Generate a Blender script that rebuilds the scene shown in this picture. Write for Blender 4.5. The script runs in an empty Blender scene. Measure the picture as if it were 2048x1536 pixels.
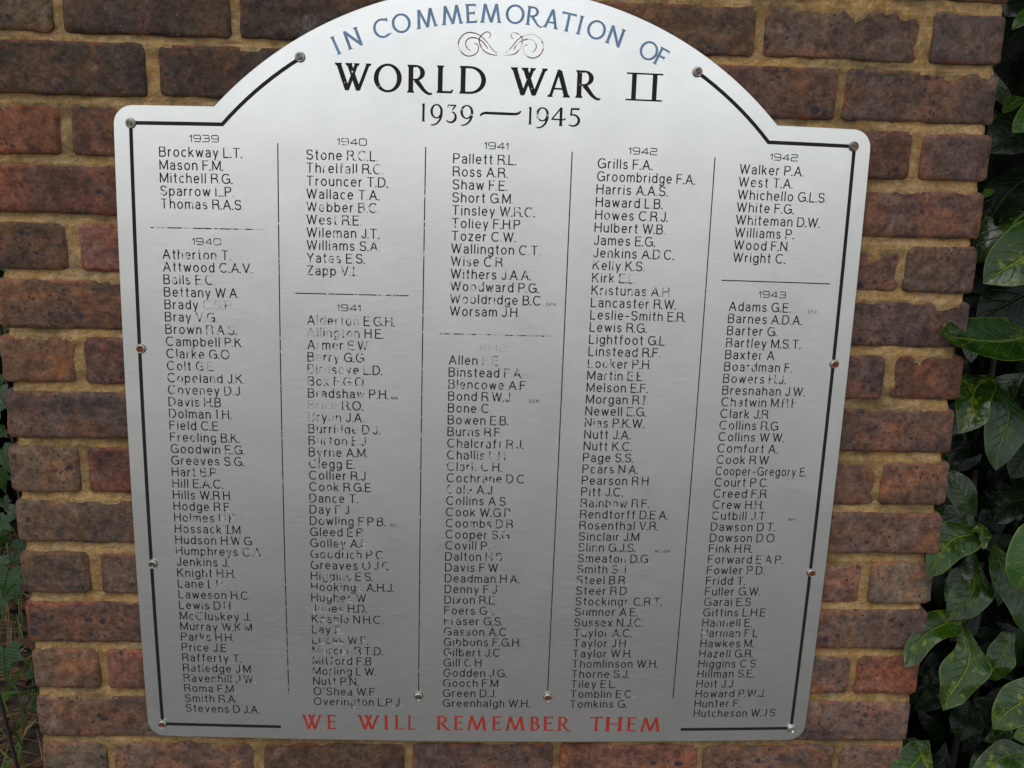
import bpy, math, random
from math import sin, cos, pi, radians, sqrt, atan2, hypot
from mathutils import Vector, Matrix, noise
from mathutils.geometry import delaunay_2d_cdt

SC = bpy.context.scene
COL = SC.collection
random.seed(11)

# ------------------------------------------------------------------ camera
CAM = (0.6351, -1.39337, 0.96848)
CR = Vector((0.9987839, -0.03840523, 0.0309153))
CU = Vector((-0.02098959, 0.23615947, 0.97148759))
CF = Vector((0.04461114, 0.97095507, -0.23506616))
cam_data = bpy.data.cameras.new('camera')
cam = bpy.data.objects.new('camera', cam_data)
COL.objects.link(cam)
cam.matrix_world = Matrix(((CR.x, CU.x, -CF.x, CAM[0]), (CR.y, CU.y, -CF.y, CAM[1]), (CR.z, CU.z, -CF.z, CAM[2]), (0, 0, 0, 1)))
cam_data.sensor_width = 36
cam_data.lens = 2050.4 / 2048 * 36
cam_data.clip_start = 0.02
cam_data.clip_end = 500
SC.camera = cam

# ------------------------------------------------------------------ light
SUN_EL, SUN_AZ = radians(62), radians(205)      # azimuth clockwise from +Y: behind and left of the photographer
world = bpy.data.worlds.new('World')
SC.world = world
world.use_nodes = True
wn, wl = world.node_tree.nodes, world.node_tree.links
sky = wn.new('ShaderNodeTexSky')
sky.sky_type = 'NISHITA'
sky.sun_disc = False
sky.sun_elevation = SUN_EL
sky.sun_rotation = SUN_AZ
sky.air_density = 1.0
sky.dust_density = 1.0
sky.ozone_density = 1.0
hs = wn.new('ShaderNodeHueSaturation')
hs.inputs['Saturation'].default_value = 0.22
wl.new(sky.outputs[0], hs.inputs['Color'])
wl.new(hs.outputs[0], wn['Background'].inputs[0])
wn['Background'].inputs[1].default_value = 0.12

sun_d = bpy.data.lights.new('sun', 'SUN')
sun_d.energy = 0.5
sun_d.angle = radians(45)
sun_d.color = (1.0, 0.97, 0.93)
sun = bpy.data.objects.new('sun', sun_d)
COL.objects.link(sun)
sd = Vector((sin(SUN_AZ) * cos(SUN_EL), cos(SUN_AZ) * cos(SUN_EL), sin(SUN_EL)))
sun.rotation_euler = sd.to_track_quat('Z', 'Y').to_euler()

SC.view_settings.view_transform = 'Standard'
SC.view_settings.look = 'None'
SC.view_settings.gamma = 1
SC.view_settings.exposure = 1.0
SC.view_settings.use_curve_mapping = False
SC.render.film_transparent = False

# ------------------------------------------------------------------ helpers
def tag(o, label=None, cat=None, group=None, kind=None):
    if label: o['label'] = label
    if cat: o['category'] = cat
    if group: o['group'] = group
    if kind: o['kind'] = kind
    return o

def empty(name, loc):
    o = bpy.data.objects.new(name, None)
    o.empty_display_size = 0.05
    COL.objects.link(o)
    o.location = loc
    return o

def origin(o):
    p = Vector((0, 0, 0))
    while o is not None:
        p = p + o.location
        o = o.parent
    return p

def make(name, verts, faces, mats, parent=None, smooth=False, midx=None, attrs=None, loc=None):
    """one mesh object; verts are in world metres, the object's origin is loc (default: its parent's)"""
    po = origin(parent) if parent is not None else Vector((0, 0, 0))
    o0 = Vector(loc) if loc is not None else po
    me = bpy.data.meshes.new(name)
    me.from_pydata([(v[0] - o0[0], v[1] - o0[1], v[2] - o0[2]) for v in verts], [], faces)
    for m in (mats if isinstance(mats, (list, tuple)) else [mats]):
        me.materials.append(m)
    if smooth:
        me.polygons.foreach_set('use_smooth', [True] * len(me.polygons))
    if midx:
        me.polygons.foreach_set('material_index', midx)
    if attrs:
        for k, vals in attrs.items():
            a = me.attributes.new(k, 'FLOAT', 'POINT')
            a.data.foreach_set('value', vals)
    me.update()
    ob = bpy.data.objects.new(name, me)
    COL.objects.link(ob)
    if parent is not None:
        ob.parent = parent
    ob.location = o0 - po
    return ob

# node helpers
class N:
    def __init__(s, name, rough=0.6, metal=0.0):
        s.m = bpy.data.materials.new(name)
        s.m.use_nodes = True
        s.t = s.m.node_tree
        s.b = s.t.nodes['Principled BSDF']
        s.b.inputs['Roughness'].default_value = rough
        s.b.inputs['Metallic'].default_value = metal
    def n(s, typ, **kw):
        nd = s.t.nodes.new(typ)
        for k, v in kw.items():
            if k.startswith('i_'):
                key = k[2:]
                key = int(key) if key.isdigit() else key.replace('_', ' ')
                nd.inputs[key].default_value = v
            else:
                setattr(nd, k, v)
        return nd
    def l(s, a, b):
        s.t.links.new(a, b)
    def coord(s, scale=(1, 1, 1), kind='Object', offs=None):
        tc = s.n('ShaderNodeTexCoord')
        mp = s.n('ShaderNodeMapping')
        mp.inputs['Scale'].default_value = scale
        s.l(tc.outputs[kind], mp.inputs['Vector'])
        if offs is not None:
            s.l(offs, mp.inputs['Location'])
        return mp.outputs[0]
    def noise(s, vec, scale, detail=3, rough=0.55, dist=0.0):
        nd = s.n('ShaderNodeTexNoise')
        nd.inputs['Scale'].default_value = scale
        nd.inputs['Detail'].default_value = detail
        nd.inputs['Roughness'].default_value = rough
        nd.inputs['Distortion'].default_value = dist
        s.l(vec, nd.inputs['Vector'])
        return nd.outputs[0]
    def ramp(s, fac, stops, interp='LINEAR'):
        nd = s.n('ShaderNodeValToRGB')
        nd.color_ramp.interpolation = interp
        e = nd.color_ramp.elements
        while len(e) < len(stops):
            e.new(0.5)
        for k, (p, c) in enumerate(stops):
            e[k].position = p
            e[k].color = (c, c, c, 1) if isinstance(c, (int, float)) else (*c, 1)
        s.l(fac, nd.inputs[0])
        return nd.outputs[0]
    def mix(s, fac, a, b, typ='MIX'):
        nd = s.n('ShaderNodeMix', data_type='RGBA', blend_type=typ)
        for sock, val in ((nd.inputs[0], fac), (nd.inputs[6], a), (nd.inputs[7], b)):
            if isinstance(val, (int, float)):
                sock.default_value = val
            elif isinstance(val, tuple):
                sock.default_value = (*val, 1)
            else:
                s.l(val, sock)
        return nd.outputs[2]
    def math(s, op, a, b=0.0, c=None):
        nd = s.n('ShaderNodeMath', operation=op)
        for k, val in enumerate((a, b) if c is None else (a, b, c)):
            if isinstance(val, (int, float)):
                nd.inputs[k].default_value = val
            else:
                s.l(val, nd.inputs[k])
        return nd.outputs[0]
    def bump(s, h, strength, dist, prev=None):
        nd = s.n('ShaderNodeBump')
        nd.inputs['Strength'].default_value = strength
        nd.inputs['Distance'].default_value = dist
        s.l(h, nd.inputs['Height'])
        if prev is not None:
            s.l(prev, nd.inputs['Normal'])
        return nd.outputs[0]
    def base(s, c):
        if isinstance(c, tuple):
            s.b.inputs['Base Color'].default_value = (*c, 1)
        else:
            s.l(c, s.b.inputs['Base Color'])
    def normal(s, nn):
        s.l(nn, s.b.inputs['Normal'])

PLATE_ROUGH = 0.32

def metal_color(g):
    v = g.coord()
    n1 = g.noise(v, 9, 4, 0.6)
    c = g.mix(g.ramp(n1, [(0.3, 0.0), (0.7, 1.0)]), (0.70, 0.705, 0.695), (0.77, 0.775, 0.765))
    streak = g.noise(g.coord((1.5, 1, 60)), 6, 3, 0.6)
    c = g.mix(g.ramp(streak, [(0.62, 0.0), (0.8, 0.25)]), c, (0.55, 0.555, 0.55))
    grain = g.noise(g.coord((90, 1, 620)), 1.0, 3, 0.7)
    c = g.mix(1.0, c, g.ramp(grain, [(0.3, 0.95), (0.7, 1.0)]), 'MULTIPLY')
    smear = g.noise(g.coord((3, 1, 7)), 1.0, 5, 0.65, 0.6)
    c = g.mix(g.ramp(smear, [(0.5, 0.0), (0.7, 0.35)]), c, (0.60, 0.60, 0.585))
    grime = g.noise(v, 420, 1, 0.5)
    c = g.mix(g.ramp(grime, [(0.80, 0.0), (0.84, 0.5)]), c, (0.12, 0.11, 0.10))
    return c

def metal_normal(g):
    h = g.noise(g.coord((60, 1, 1800)), 1.0, 2, 0.6)
    b = g.bump(h, 0.35, 0.0001)
    h2 = g.noise(g.coord(), 6, 2, 0.5)
    return g.bump(h2, 0.12, 0.004, b)

def mat_plate():
    g = N('brushed_aluminium', PLATE_ROUGH, 1.0)
    g.base(metal_color(g))
    r = g.noise(g.coord((2, 1, 30)), 14, 3, 0.6)
    g.l(g.ramp(r, [(0.3, PLATE_ROUGH - 0.03), (0.7, PLATE_ROUGH + 0.04)]), g.b.inputs['Roughness'])
    g.normal(metal_normal(g))
    return g.m

def mat_paint(name, col, chip=0.0, scale=125.0, rough=0.5):
    """engraved groove: paint where it still holds, bare metal where the 'wear' of the letter has taken it"""
    g = N(name, rough, 0.0)
    v = g.coord()
    at = g.n('ShaderNodeAttribute', attribute_name='wear')
    w = at.outputs['Fac']
    n1 = g.noise(v, scale, 2, 0.5, 0.3)
    n2 = g.noise(v, scale * 4.5, 1, 0.5)
    nn = g.math('ADD', g.math('MULTIPLY', n1, 0.86), g.math('MULTIPLY', n2, 0.14))
    d = g.math('SUBTRACT', g.math('SUBTRACT', nn, w), chip)
    mask = g.math('MULTIPLY_ADD', d, 35.0, 0.5)
    cl = g.n('ShaderNodeClamp')
    g.l(mask, cl.inputs[0])
    mask = cl.outputs[0]
    var = g.noise(v, 60, 3, 0.6)
    pc = g.mix(g.ramp(var, [(0.35, 0.0), (0.7, 1.0)]), tuple(x * 0.85 for x in col), tuple(min(1, x * 1.25) for x in col))
    g.base(g.mix(mask, g.mix(1.0, metal_color(g), (0.74, 0.74, 0.73), 'MULTIPLY'), pc))
    g.b.inputs['Specular IOR Level'].default_value = 0.12
    g.l(g.math('SUBTRACT', 1.0, mask), g.b.inputs['Metallic'])
    g.l(g.math('MULTIPLY_ADD', mask, rough - 0.36, 0.36), g.b.inputs['Roughness'])
    g.normal(metal_normal(g))
    return g.m

M_PLATE = mat_plate()
M_BLACK = mat_paint('black_engraving_paint', (0.012, 0.011, 0.012))
M_BORDER = mat_paint('black_border_paint', (0.015, 0.012, 0.014), scale=60)
M_BLUE = mat_paint('blue_engraving_paint', (0.125, 0.205, 0.31), rough=0.45)
M_RED = mat_paint('red_engraving_paint', (0.30, 0.026, 0.015), scale=70)
M_SCROLL = mat_paint('dark_red_engraving_paint', (0.17, 0.035, 0.022), scale=75)

def mat_simple(name, c1, c2, scale, rough, metal=0.0, bump=0.0, dist=0.001, bscale=None):
    g = N(name, rough, metal)
    v = g.coord()
    n1 = g.noise(v, scale, 5, 0.6)
    g.base(g.mix(g.ramp(n1, [(0.32, 0.0), (0.68, 1.0)]), c1, c2))
    if bump:
        g.normal(g.bump(g.noise(v, bscale or scale * 3, 4, 0.6), bump, dist))
    return g.m

M_STEEL = mat_simple('stainless_steel', (0.36, 0.35, 0.31), (0.52, 0.51, 0.46), 300, 0.36, 1.0, 0.3, 0.0003)
M_STEEL_DULL = mat_simple('dull_steel', (0.08, 0.075, 0.065), (0.26, 0.25, 0.22), 400, 0.38, 1.0, 0.3, 0.0003)
M_RUST = mat_simple('orange_rust', (0.055, 0.012, 0.002), (0.17, 0.040, 0.005), 500, 0.75, 0.0, 0.6, 0.0006)
M_RUST_DARK = mat_simple('brown_rust', (0.09, 0.06, 0.045), (0.2, 0.14, 0.10), 500, 0.7, 0.2, 0.6, 0.0006)

def mat_brick():
    g = N('fired_clay_brick', 0.88)
    oi = g.n('ShaderNodeObjectInfo')
    rnd = oi.outputs['Random']
    off = g.n('ShaderNodeCombineXYZ')
    g.l(g.math('MULTIPLY', rnd, 37.0), off.inputs[0])
    g.l(g.math('MULTIPLY', rnd, 91.0), off.inputs[1])
    g.l(g.math('MULTIPLY', rnd, 53.0), off.inputs[2])
    v = g.coord((1, 1, 1), 'Object', off.outputs[0])
    basec = oi.outputs['Color']
    spots = oi.outputs['Alpha']                     # how burnt / spotted this brick is
    # large clouds: greyer purple and redder patches
    n1 = g.noise(v, 10, 4, 0.6, 0.6)
    n2 = g.noise(v, 19, 5, 0.65, 0.2)
    dark = g.mix(1.0, basec, (0.60, 0.58, 0.60), 'MULTIPLY')
    red = g.mix(1.0, basec, (1.62, 1.14, 0.80), 'MULTIPLY')
    c = g.mix(g.ramp(n1, [(0.40, 0.0), (0.62, 0.8)]), basec, dark)
    c = g.mix(g.ramp(n2, [(0.46, 0.0), (0.68, 0.85)]), c, red)
    clus = g.ramp(g.noise(v, 21, 3, 0.6), [(0.42, 0.15), (0.56, 1.0)])
    # fine grain
    n3 = g.noise(v, 230, 4, 0.7)
    c = g.mix(0.5, c, g.mix(1.0, c, g.ramp(n3, [(0.28, 0.30), (0.5, 1.0), (0.72, 1.8)]), 'MULTIPLY'))
    n3b = g.noise(v, 75, 3, 0.6)
    c = g.mix(0.75, c, g.mix(1.0, c, g.ramp(n3b, [(0.3, 0.45), (0.5, 1.0), (0.7, 1.55)]), 'MULTIPLY'))
    vb = g.coord((5, 1, 34), 'Object', off.outputs[0])
    nb = g.noise(vb, 1.0, 4, 0.6, 0.3)
    c = g.mix(g.ramp(nb, [(0.57, 0.0), (0.67, 0.5)]), c, g.mix(1.0, c, (1.55, 1.10, 0.90), 'MULTIPLY'))
    c = g.mix(g.ramp(nb, [(0.34, 0.6), (0.44, 0.0)]), c, g.mix(1.0, c, (0.50, 0.54, 0.66), 'MULTIPLY'))
    # iron spots of two sizes
    dv = g.n('ShaderNodeVectorMath', operation='ADD')
    nz = g.n('ShaderNodeTexNoise')
    nz.inputs['Scale'].default_value = 60
    g.l(v, nz.inputs['Vector'])
    sc = g.n('ShaderNodeVectorMath', operation='SCALE')
    sc.inputs['Scale'].default_value = 0.009
    g.l(nz.outputs['Color'], sc.inputs[0])
    g.l(v, dv.inputs[0])
    g.l(sc.outputs[0], dv.inputs[1])
    for scl, r0, r1, pr in ((52, 0.16, 0.30, 0.46), (120, 0.17, 0.36, 0.30), (27, 0.11, 0.21, 0.52)):
        vo = g.n('ShaderNodeTexVoronoi')
        vo.inputs['Scale'].default_value = scl
        g.l(dv.outputs[0], vo.inputs['Vector'])
        pick = g.n('ShaderNodeSeparateColor')
        g.l(vo.outputs['Color'], pick.inputs[0])
        on = g.math('GREATER_THAN', g.math('ADD', pick.outputs[0], g.math('MULTIPLY', spots, 0.5)), pr + 0.42)
        dd = g.ramp(vo.outputs['Distance'], [(r0, 1.0), (r1, 0.0)])
        f = g.math('MULTIPLY', g.math('MULTIPLY', dd, on), g.math('MULTIPLY', clus, 0.85))
        c = g.mix(f, c, (0.021, 0.020, 0.026))
    # redder, sandier arrises
    gen = g.n('ShaderNodeTexCoord').outputs['Generated']
    sx = g.n('ShaderNodeSeparateXYZ')
    g.l(gen, sx.inputs[0])
    ez = g.math('MULTIPLY', g.math('ABSOLUTE', g.math('SUBTRACT', sx.outputs[2], 0.5)), 2.0)
    ex = g.math('MULTIPLY', g.math('ABSOLUTE', g.math('SUBTRACT', sx.outputs[0], 0.5)), 2.0)
    em = g.math('MAXIMUM', g.ramp(ez, [(0.80, 0.0), (0.97, 1.0)]), g.ramp(ex, [(0.94, 0.0), (0.99, 1.0)]))
    en = g.noise(v, 24, 4, 0.65)
    c = g.mix(g.math('MULTIPLY', em, g.ramp(en, [(0.50, 0.0), (0.62, 0.85)])), c, (0.20, 0.062, 0.030))
    # pale bloom
    n4 = g.noise(v, 17, 5, 0.7, 0.5)
    bl = g.math('MULTIPLY', g.ramp(n4, [(0.62, 0.0), (0.78, 0.45)]), g.ramp(n3, [(0.35, 0.3), (0.6, 1.0)]))
    c = g.mix(bl, c, (0.34, 0.28, 0.26))
    # mortar smears and lichen film near the arrises come from the wall itself
    n5 = g.noise(g.coord((1, 1, 1), 'Object', off.outputs[0]), 520, 1, 0.5)
    c = g.mix(g.ramp(n5, [(0.76, 0.0), (0.80, 0.5)]), c, (0.32, 0.30, 0.27))
    g.base(c)
    b = g.bump(g.noise(v, 170, 5, 0.7), 0.75, 0.0022)
    b = g.bump(g.noise(v, 28, 4, 0.6), 0.6, 0.006, b)
    g.normal(b)
    g.b.inputs['Specular IOR Level'].default_value = 0.12
    return g.m

def mat_mortar():
    g = N('sandy_mortar', 0.95)
    v = g.coord()
    n1 = g.noise(v, 11, 5, 0.65)
    n2 = g.noise(v, 55, 5, 0.7)
    n3 = g.noise(v, 420, 3, 0.7)
    c = g.mix(g.ramp(n1, [(0.35, 0.0), (0.65, 1.0)]), (0.255, 0.145, 0.048), (0.25, 0.165, 0.075))
    c = g.mix(g.ramp(n2, [(0.45, 0.0), (0.72, 0.55)]), c, (0.27, 0.21, 0.125))
    c = g.mix(0.8, c, g.mix(1.0, c, g.ramp(n3, [(0.25, 0.5), (0.5, 1.0), (0.78, 1.5)]), 'MULTIPLY'))
    n4 = g.noise(v, 7, 4, 0.7)
    c = g.mix(g.ramp(n4, [(0.50, 0.0), (0.66, 0.8)]), c, (0.085, 0.058, 0.026))
    n6 = g.noise(v, 16, 5, 0.75, 0.3)
    c = g.mix(g.ramp(n6, [(0.60, 0.0), (0.74, 0.65)]), c, (0.34, 0.27, 0.18))
    n7 = g.noise(v, 90, 4, 0.7)
    c = g.mix(0.7, c, g.mix(1.0, c, g.ramp(n7, [(0.3, 0.5), (0.7, 1.4)]), 'MULTIPLY'))
    n8 = g.noise(g.coord((14, 1, 60)), 1.0, 5, 0.7, 0.4)
    c = g.mix(g.ramp(n8, [(0.54, 0.0), (0.68, 0.6)]), c, (0.11, 0.068, 0.028))
    n5 = g.noise(v, 200, 1, 0.5)
    c = g.mix(g.ramp(n5, [(0.70, 0.0), (0.76, 0.7)]), c, (0.05, 0.04, 0.03))
    g.base(c)
    b = g.bump(g.noise(v, 300, 5, 0.75), 0.9, 0.002)
    b = g.bump(g.noise(v, 60, 4, 0.6), 0.5, 0.004, b)
    g.normal(b)
    g.b.inputs['Specular IOR Level'].default_value = 0.2
    return g.m

M_BRICK = mat_brick()
M_MORTAR = mat_mortar()

def mat_leaf(name, c_dark, c_light, vein, yellow, rough=0.26, edge=(0.05, 0.085, 0.015), spec=0.4):
    """leaf lamina: 'across' runs -1..1 over the blade, 'along' 0..1 from base to tip"""
    g = N(name, rough)
    ac = g.n('ShaderNodeAttribute', attribute_name='across').outputs['Fac']
    al = g.n('ShaderNodeAttribute', attribute_name='along').outputs['Fac']
    oi = g.n('ShaderNodeObjectInfo')
    off = g.n('ShaderNodeCombineXYZ')
    g.l(g.math('MULTIPLY', oi.outputs['Random'], 31.0), off.inputs[0])
    v = g.coord((1, 1, 1), 'Object', off.outputs[0])
    aa = g.math('ABSOLUTE', ac)
    n1 = g.noise(v, 30, 4, 0.6)
    c = g.mix(g.ramp(n1, [(0.35, 0.0), (0.65, 1.0)]), c_dark, c_light)
    # lateral veins: lighter lines slanting from the midrib to the margin
    s = g.math('SUBTRACT', g.math('MULTIPLY', al, 9.0), g.math('MULTIPLY', aa, 2.0))
    fr = g.math('ABSOLUTE', g.math('SUBTRACT', g.math('FRACT', s), 0.5))
    lv = g.math('MULTIPLY', g.ramp(fr, [(0.0, 1.0), (0.07, 0.0)]), g.ramp(aa, [(0.0, 0.6), (0.85, 0.0)]))
    c = g.mix(g.math('MULTIPLY', lv, 0.55), c, vein)
    # yellow blotches, more of them along the midrib
    n2 = g.noise(v, 55, 4, 0.65, 0.4)
    bl = g.math('ADD', n2, g.math('MULTIPLY', g.ramp(aa, [(0.0, 1.0), (0.5, 0.0)]), 0.07))
    yf = g.math('MULTIPLY', g.ramp(bl, [(0.57, 0.0), (0.66, 1.0)]), yellow)
    c = g.mix(yf, c, (0.085, 0.105, 0.006))
    mid = g.ramp(aa, [(0.02, 1.0), (0.075, 0.0)])
    c = g.mix(g.math('MULTIPLY', mid, 0.85), c, vein)
    rim = g.ramp(aa, [(0.94, 0.0), (0.99, 0.8)])
    c = g.mix(rim, c, edge)
    g.base(c)
    h = g.math('ADD', g.math('MULTIPLY', g.math('ADD', mid, lv), -0.7), g.math('MULTIPLY', g.noise(v, 42, 2, 0.5), 0.6))
    g.normal(g.bump(h, 0.8, 0.004))
    g.b.inputs['Specular IOR Level'].default_value = spec
    return g.m

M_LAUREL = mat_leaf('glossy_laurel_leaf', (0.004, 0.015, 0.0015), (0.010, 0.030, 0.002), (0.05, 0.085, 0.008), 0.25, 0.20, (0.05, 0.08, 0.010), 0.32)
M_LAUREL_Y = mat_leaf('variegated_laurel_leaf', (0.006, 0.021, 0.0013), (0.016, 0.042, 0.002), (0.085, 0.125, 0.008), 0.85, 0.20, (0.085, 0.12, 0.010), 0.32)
M_LAUREL_SHADED = mat_leaf('shaded_laurel_leaf', (0.0014, 0.005, 0.001), (0.003, 0.009, 0.0016), (0.010, 0.018, 0.003), 0.0, 0.26, (0.010, 0.017, 0.004), 0.16)  # near-black copy of the leaf; the shrub's inner shade is painted into its colour
M_LAUREL_LIT = mat_leaf('lit_laurel_leaf', (0.010, 0.036, 0.003), (0.020, 0.055, 0.004), (0.08, 0.13, 0.014), 0.35, 0.26, (0.10, 0.15, 0.016), 0.25)  # lighter copy of the leaf; the light on it is put into the colour
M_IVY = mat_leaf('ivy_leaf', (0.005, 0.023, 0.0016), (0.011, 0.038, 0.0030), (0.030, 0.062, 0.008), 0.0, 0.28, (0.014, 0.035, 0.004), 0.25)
M_TWIG = mat_simple('bark', (0.010, 0.008, 0.005), (0.022, 0.017, 0.010), 80, 0.8, 0, 0.5, 0.001)
M_GREENSTEM = mat_simple('green_stem', (0.05, 0.085, 0.02), (0.09, 0.13, 0.03), 60, 0.6)
M_GRASS = mat_simple('grass_blade', (0.040, 0.085, 0.012), (0.075, 0.13, 0.026), 20, 0.55)
M_STRAW = mat_simple('dry_stalk', (0.10, 0.050, 0.017), (0.20, 0.125, 0.045), 25, 0.8)
M_LITTER = mat_simple('brown_leaf_litter', (0.02, 0.008, 0.003), (0.09, 0.03, 0.009), 18, 0.85)
M_SEED = mat_simple('grass_seed_head', (0.07, 0.08, 0.028), (0.12, 0.115, 0.05), 90, 0.7)
M_SOIL = mat_simple('dark_soil', (0.010, 0.007, 0.0045), (0.028, 0.018, 0.010), 14, 0.95, 0, 0.8, 0.01, 40)
M_PALE_GROUND = mat_simple('pale_reflecting_ground', (0.19, 0.185, 0.165), (0.30, 0.29, 0.26), 6, 0.9, 0, 0.5, 0.02, 30)  # unseen ground, kept pale so the plate reflects brighter
M_PATH = mat_simple('worn_concrete', (0.085, 0.082, 0.075), (0.13, 0.126, 0.117), 5, 0.9, 0, 0.4, 0.003, 120)

# ------------------------------------------------------------------ the setting
GZ = -0.40
g_ = 200
def sheet(name, x0, x1, y0, y1, z, mat, nx=1, ny=1, amp=0.0, sc=3.0):
    vs, fs = [], []
    for j in range(ny + 1):
        for i in range(nx + 1):
            x = x0 + (x1 - x0) * i / nx
            y = y0 + (y1 - y0) * j / ny
            vs.append((x, y, z + (amp * noise.fractal(Vector((x * sc, y * sc, 1.7)), 1.0, 2.0, 4) if amp else 0)))
    for j in range(ny):
        for i in range(nx):
            a = j * (nx + 1) + i
            fs.append((a, a + 1, a + nx + 2, a + nx + 1))
    return make(name, vs, fs, mat, smooth=True)

tag(sheet('ground', -g_, g_, -g_, g_, GZ - 0.03, M_PALE_GROUND), 'unseen ground toned pale to brighten the plaque, stretching away from the brick pier', kind='structure')
tag(sheet('soil_bed', -3.0, 4.0, -0.12, 4.0, GZ, M_SOIL, 120, 80, 0.022, 4.0), 'dark bare soil bed behind and beside the brick pier', kind='structure')
tag(sheet('path', -9.0, 11.0, -2.3, -0.12, GZ + 0.012, M_PATH), 'grey concrete path in front of the brick pier', kind='structure')

# ------------------------------------------------------------------ brick pier
pier = empty('brick_pier', (0.67, 0.11, GZ))
tag(pier, 'stretcher bond pier of dark mottled bricks in sandy mortar carrying the plaque', 'brick pier')

TOPS = {0: 62, 1: 138.4, 2: 215, 3: 291, 4: 368.5, 5: 446, 6: 524.5, 7: 604.5, 8: 682, 9: 760, 10: 835.5, 11: 912, 12: 988, 13: 1066, 14: 1139.5}
BOTS = {0: -2, 1: 74.3, 2: 155, 3: 231, 4: 307, 5: 385, 6: 462, 7: 542.5, 8: 622, 9: 698, 10: 776, 11: 851.5, 12: 929, 13: 1005.5, 14: 1082}
LX = {0: 12, 1: 9.5, 2: 8.5, 3: 5, 4: 4, 5: 3.5, 6: 0, 7: 2, 8: 1}
RX = {0: 1325, 1: 1328, 2: 1334, 3: 1334.5, 4: 1336, 5: 1338, 6: 1339, 7: 1336, 8: 1339, 9: 1337, 10: 1336, 11: 1335, 12: 1335, 13: 1333, 14: 1331}
JOINTS = {  # measured ends of the joints, (row, joint index) -> (right end of left brick, left end of right brick)
    (0, 0): (102.4, 116.5), (0, 1): (321.3, 340.1), (0, 2): (550.6, 567.3), (0, 3): (778.1, 793.5), (0, 4): (1002.3, 1015.6), (0, 5): (1216, 1231.5),
    (2, 0): (101.5, 116.5), (2, 5): (1226.5, 1241), (4, 0): (96, 116.8), (4, 5): (1226.5, 1244), (6, 0): (92, 109.3), (6, 5): (1231, 1243.7),
    (8, 0): (95, 113.7), (8, 5): (1224, 1242.3), (10, 0): (96.5, 118), (10, 5): (1229, 1241.5), (12, 0): (97.5, 117.7), (12, 5): (1225, 1243.6),
    (13, 0): (212.2, 233.5), (13, 4): (1115.4, 1130.6), (14, 0): (100, 116.8), (14, 1): (322.6, 339), (14, 4): (1000, 1017), (14, 5): (1217.5, 1239.4)}
DK = (0.094, 0.063, 0.048)
RD = (0.165, 0.080, 0.055)
OR = (0.150, 0.066, 0.040)
BR = (0.135, 0.090, 0.066)
PU = (0.070, 0.052, 0.043)
BRICKC = {(12, 0): (OR, 0.0), (13, 0): (PU, .2), (13, 1): (PU, .3), (11, 0): ((0.12, .062, .05), .3), (10, 0): (DK, .9), (10, 1): ((0.17, 0.085, 0.07), .55),
          (9, 0): ((0.12, .075, .056), 1.0), (8, 0): ((0.155, 0.088, 0.058), .05), (8, 1): ((0.125, .07, .058), .8), (7, 0): ((0.105, .075, .066), .9),
          (6, 0): (BR, .85), (6, 1): ((0.12, .06, .05), .5), (5, 0): ((0.12, .085, .068), .8), (5, 1): (DK, .7), (4, 0): ((0.125, .088, .066), .7),
          (4, 1): ((0.125, .08, .062), .9), (3, 0): ((0.125, .075, .06), 1.0), (2, 0): ((0.12, .082, .064), .4), (2, 1): ((0.17, .082, .066), .8),
          (1, 0): ((0.115, .078, .062), .6), (0, 0): ((0.13, .10, .08), .5), (0, 1): ((0.15, .095, .075), .3), (0, 2): (DK, .4), (0, 3): ((0.105, .07, .062), .3),
          (0, 4): ((0.19, .095, .072), .5), (0, 5): ((0.14, .095, .08), .95), (0, 6): ((0.15, .09, .072), .8),
          (14, 0): ((0.10, .072, .05), .3), (14, 1): (PU, .3), (14, 2): (PU, .2), (14, 3): (PU, .2), (14, 4): ((0.10, .068, .05), .2), (14, 5): ((0.102, .072, .06), .2),
          (14, 6): ((0.10, .072, .064), .5), (13, 3): (PU, .2), (13, 4): ((0.105, .062, .048), .6), (13, 5): ((0.108, .072, .06), .9), (12, 4): (DK, .3),
          (12, 5): ((0.12, .07, .056), .4), (12, 6): ((0.11, .075, .068), .9), (11, 5): ((0.125, .075, .064), .8), (10, 5): ((0.125, .075, .062), .95),
          (10, 6): ((0.12, .082, .066), .5), (9, 5): ((0.10, .066, .060), .9), (8, 5): ((0.105, .072, .068), .6), (8, 6): ((0.155, 0.078, 0.058), .02),
          (7, 5): ((0.115, .073, .064), 1.0), (6, 5): ((0.14, .08, .062), .95), (6, 6): ((0.155, 0.094, 0.07), .02), (5, 5): ((0.13, .082, .07), .45),
          (4, 5): ((0.18, .10, .08), .6), (4, 6): ((0.14, .105, .085), .6), (3, 5): ((0.125, .085, .070), .3), (2, 5): ((0.15, .095, .08), .9),
          (2, 6): ((0.19, 0.085, 0.058), .0), (1, 5): ((0.155, .105, .09), .9)}

brng = random.Random(5)
def nz(x, y, z, s, seed):
    return noise.noise(Vector((x * s + seed * 7.13, y * s - seed * 3.7, z * s + seed * 1.9)))

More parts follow.
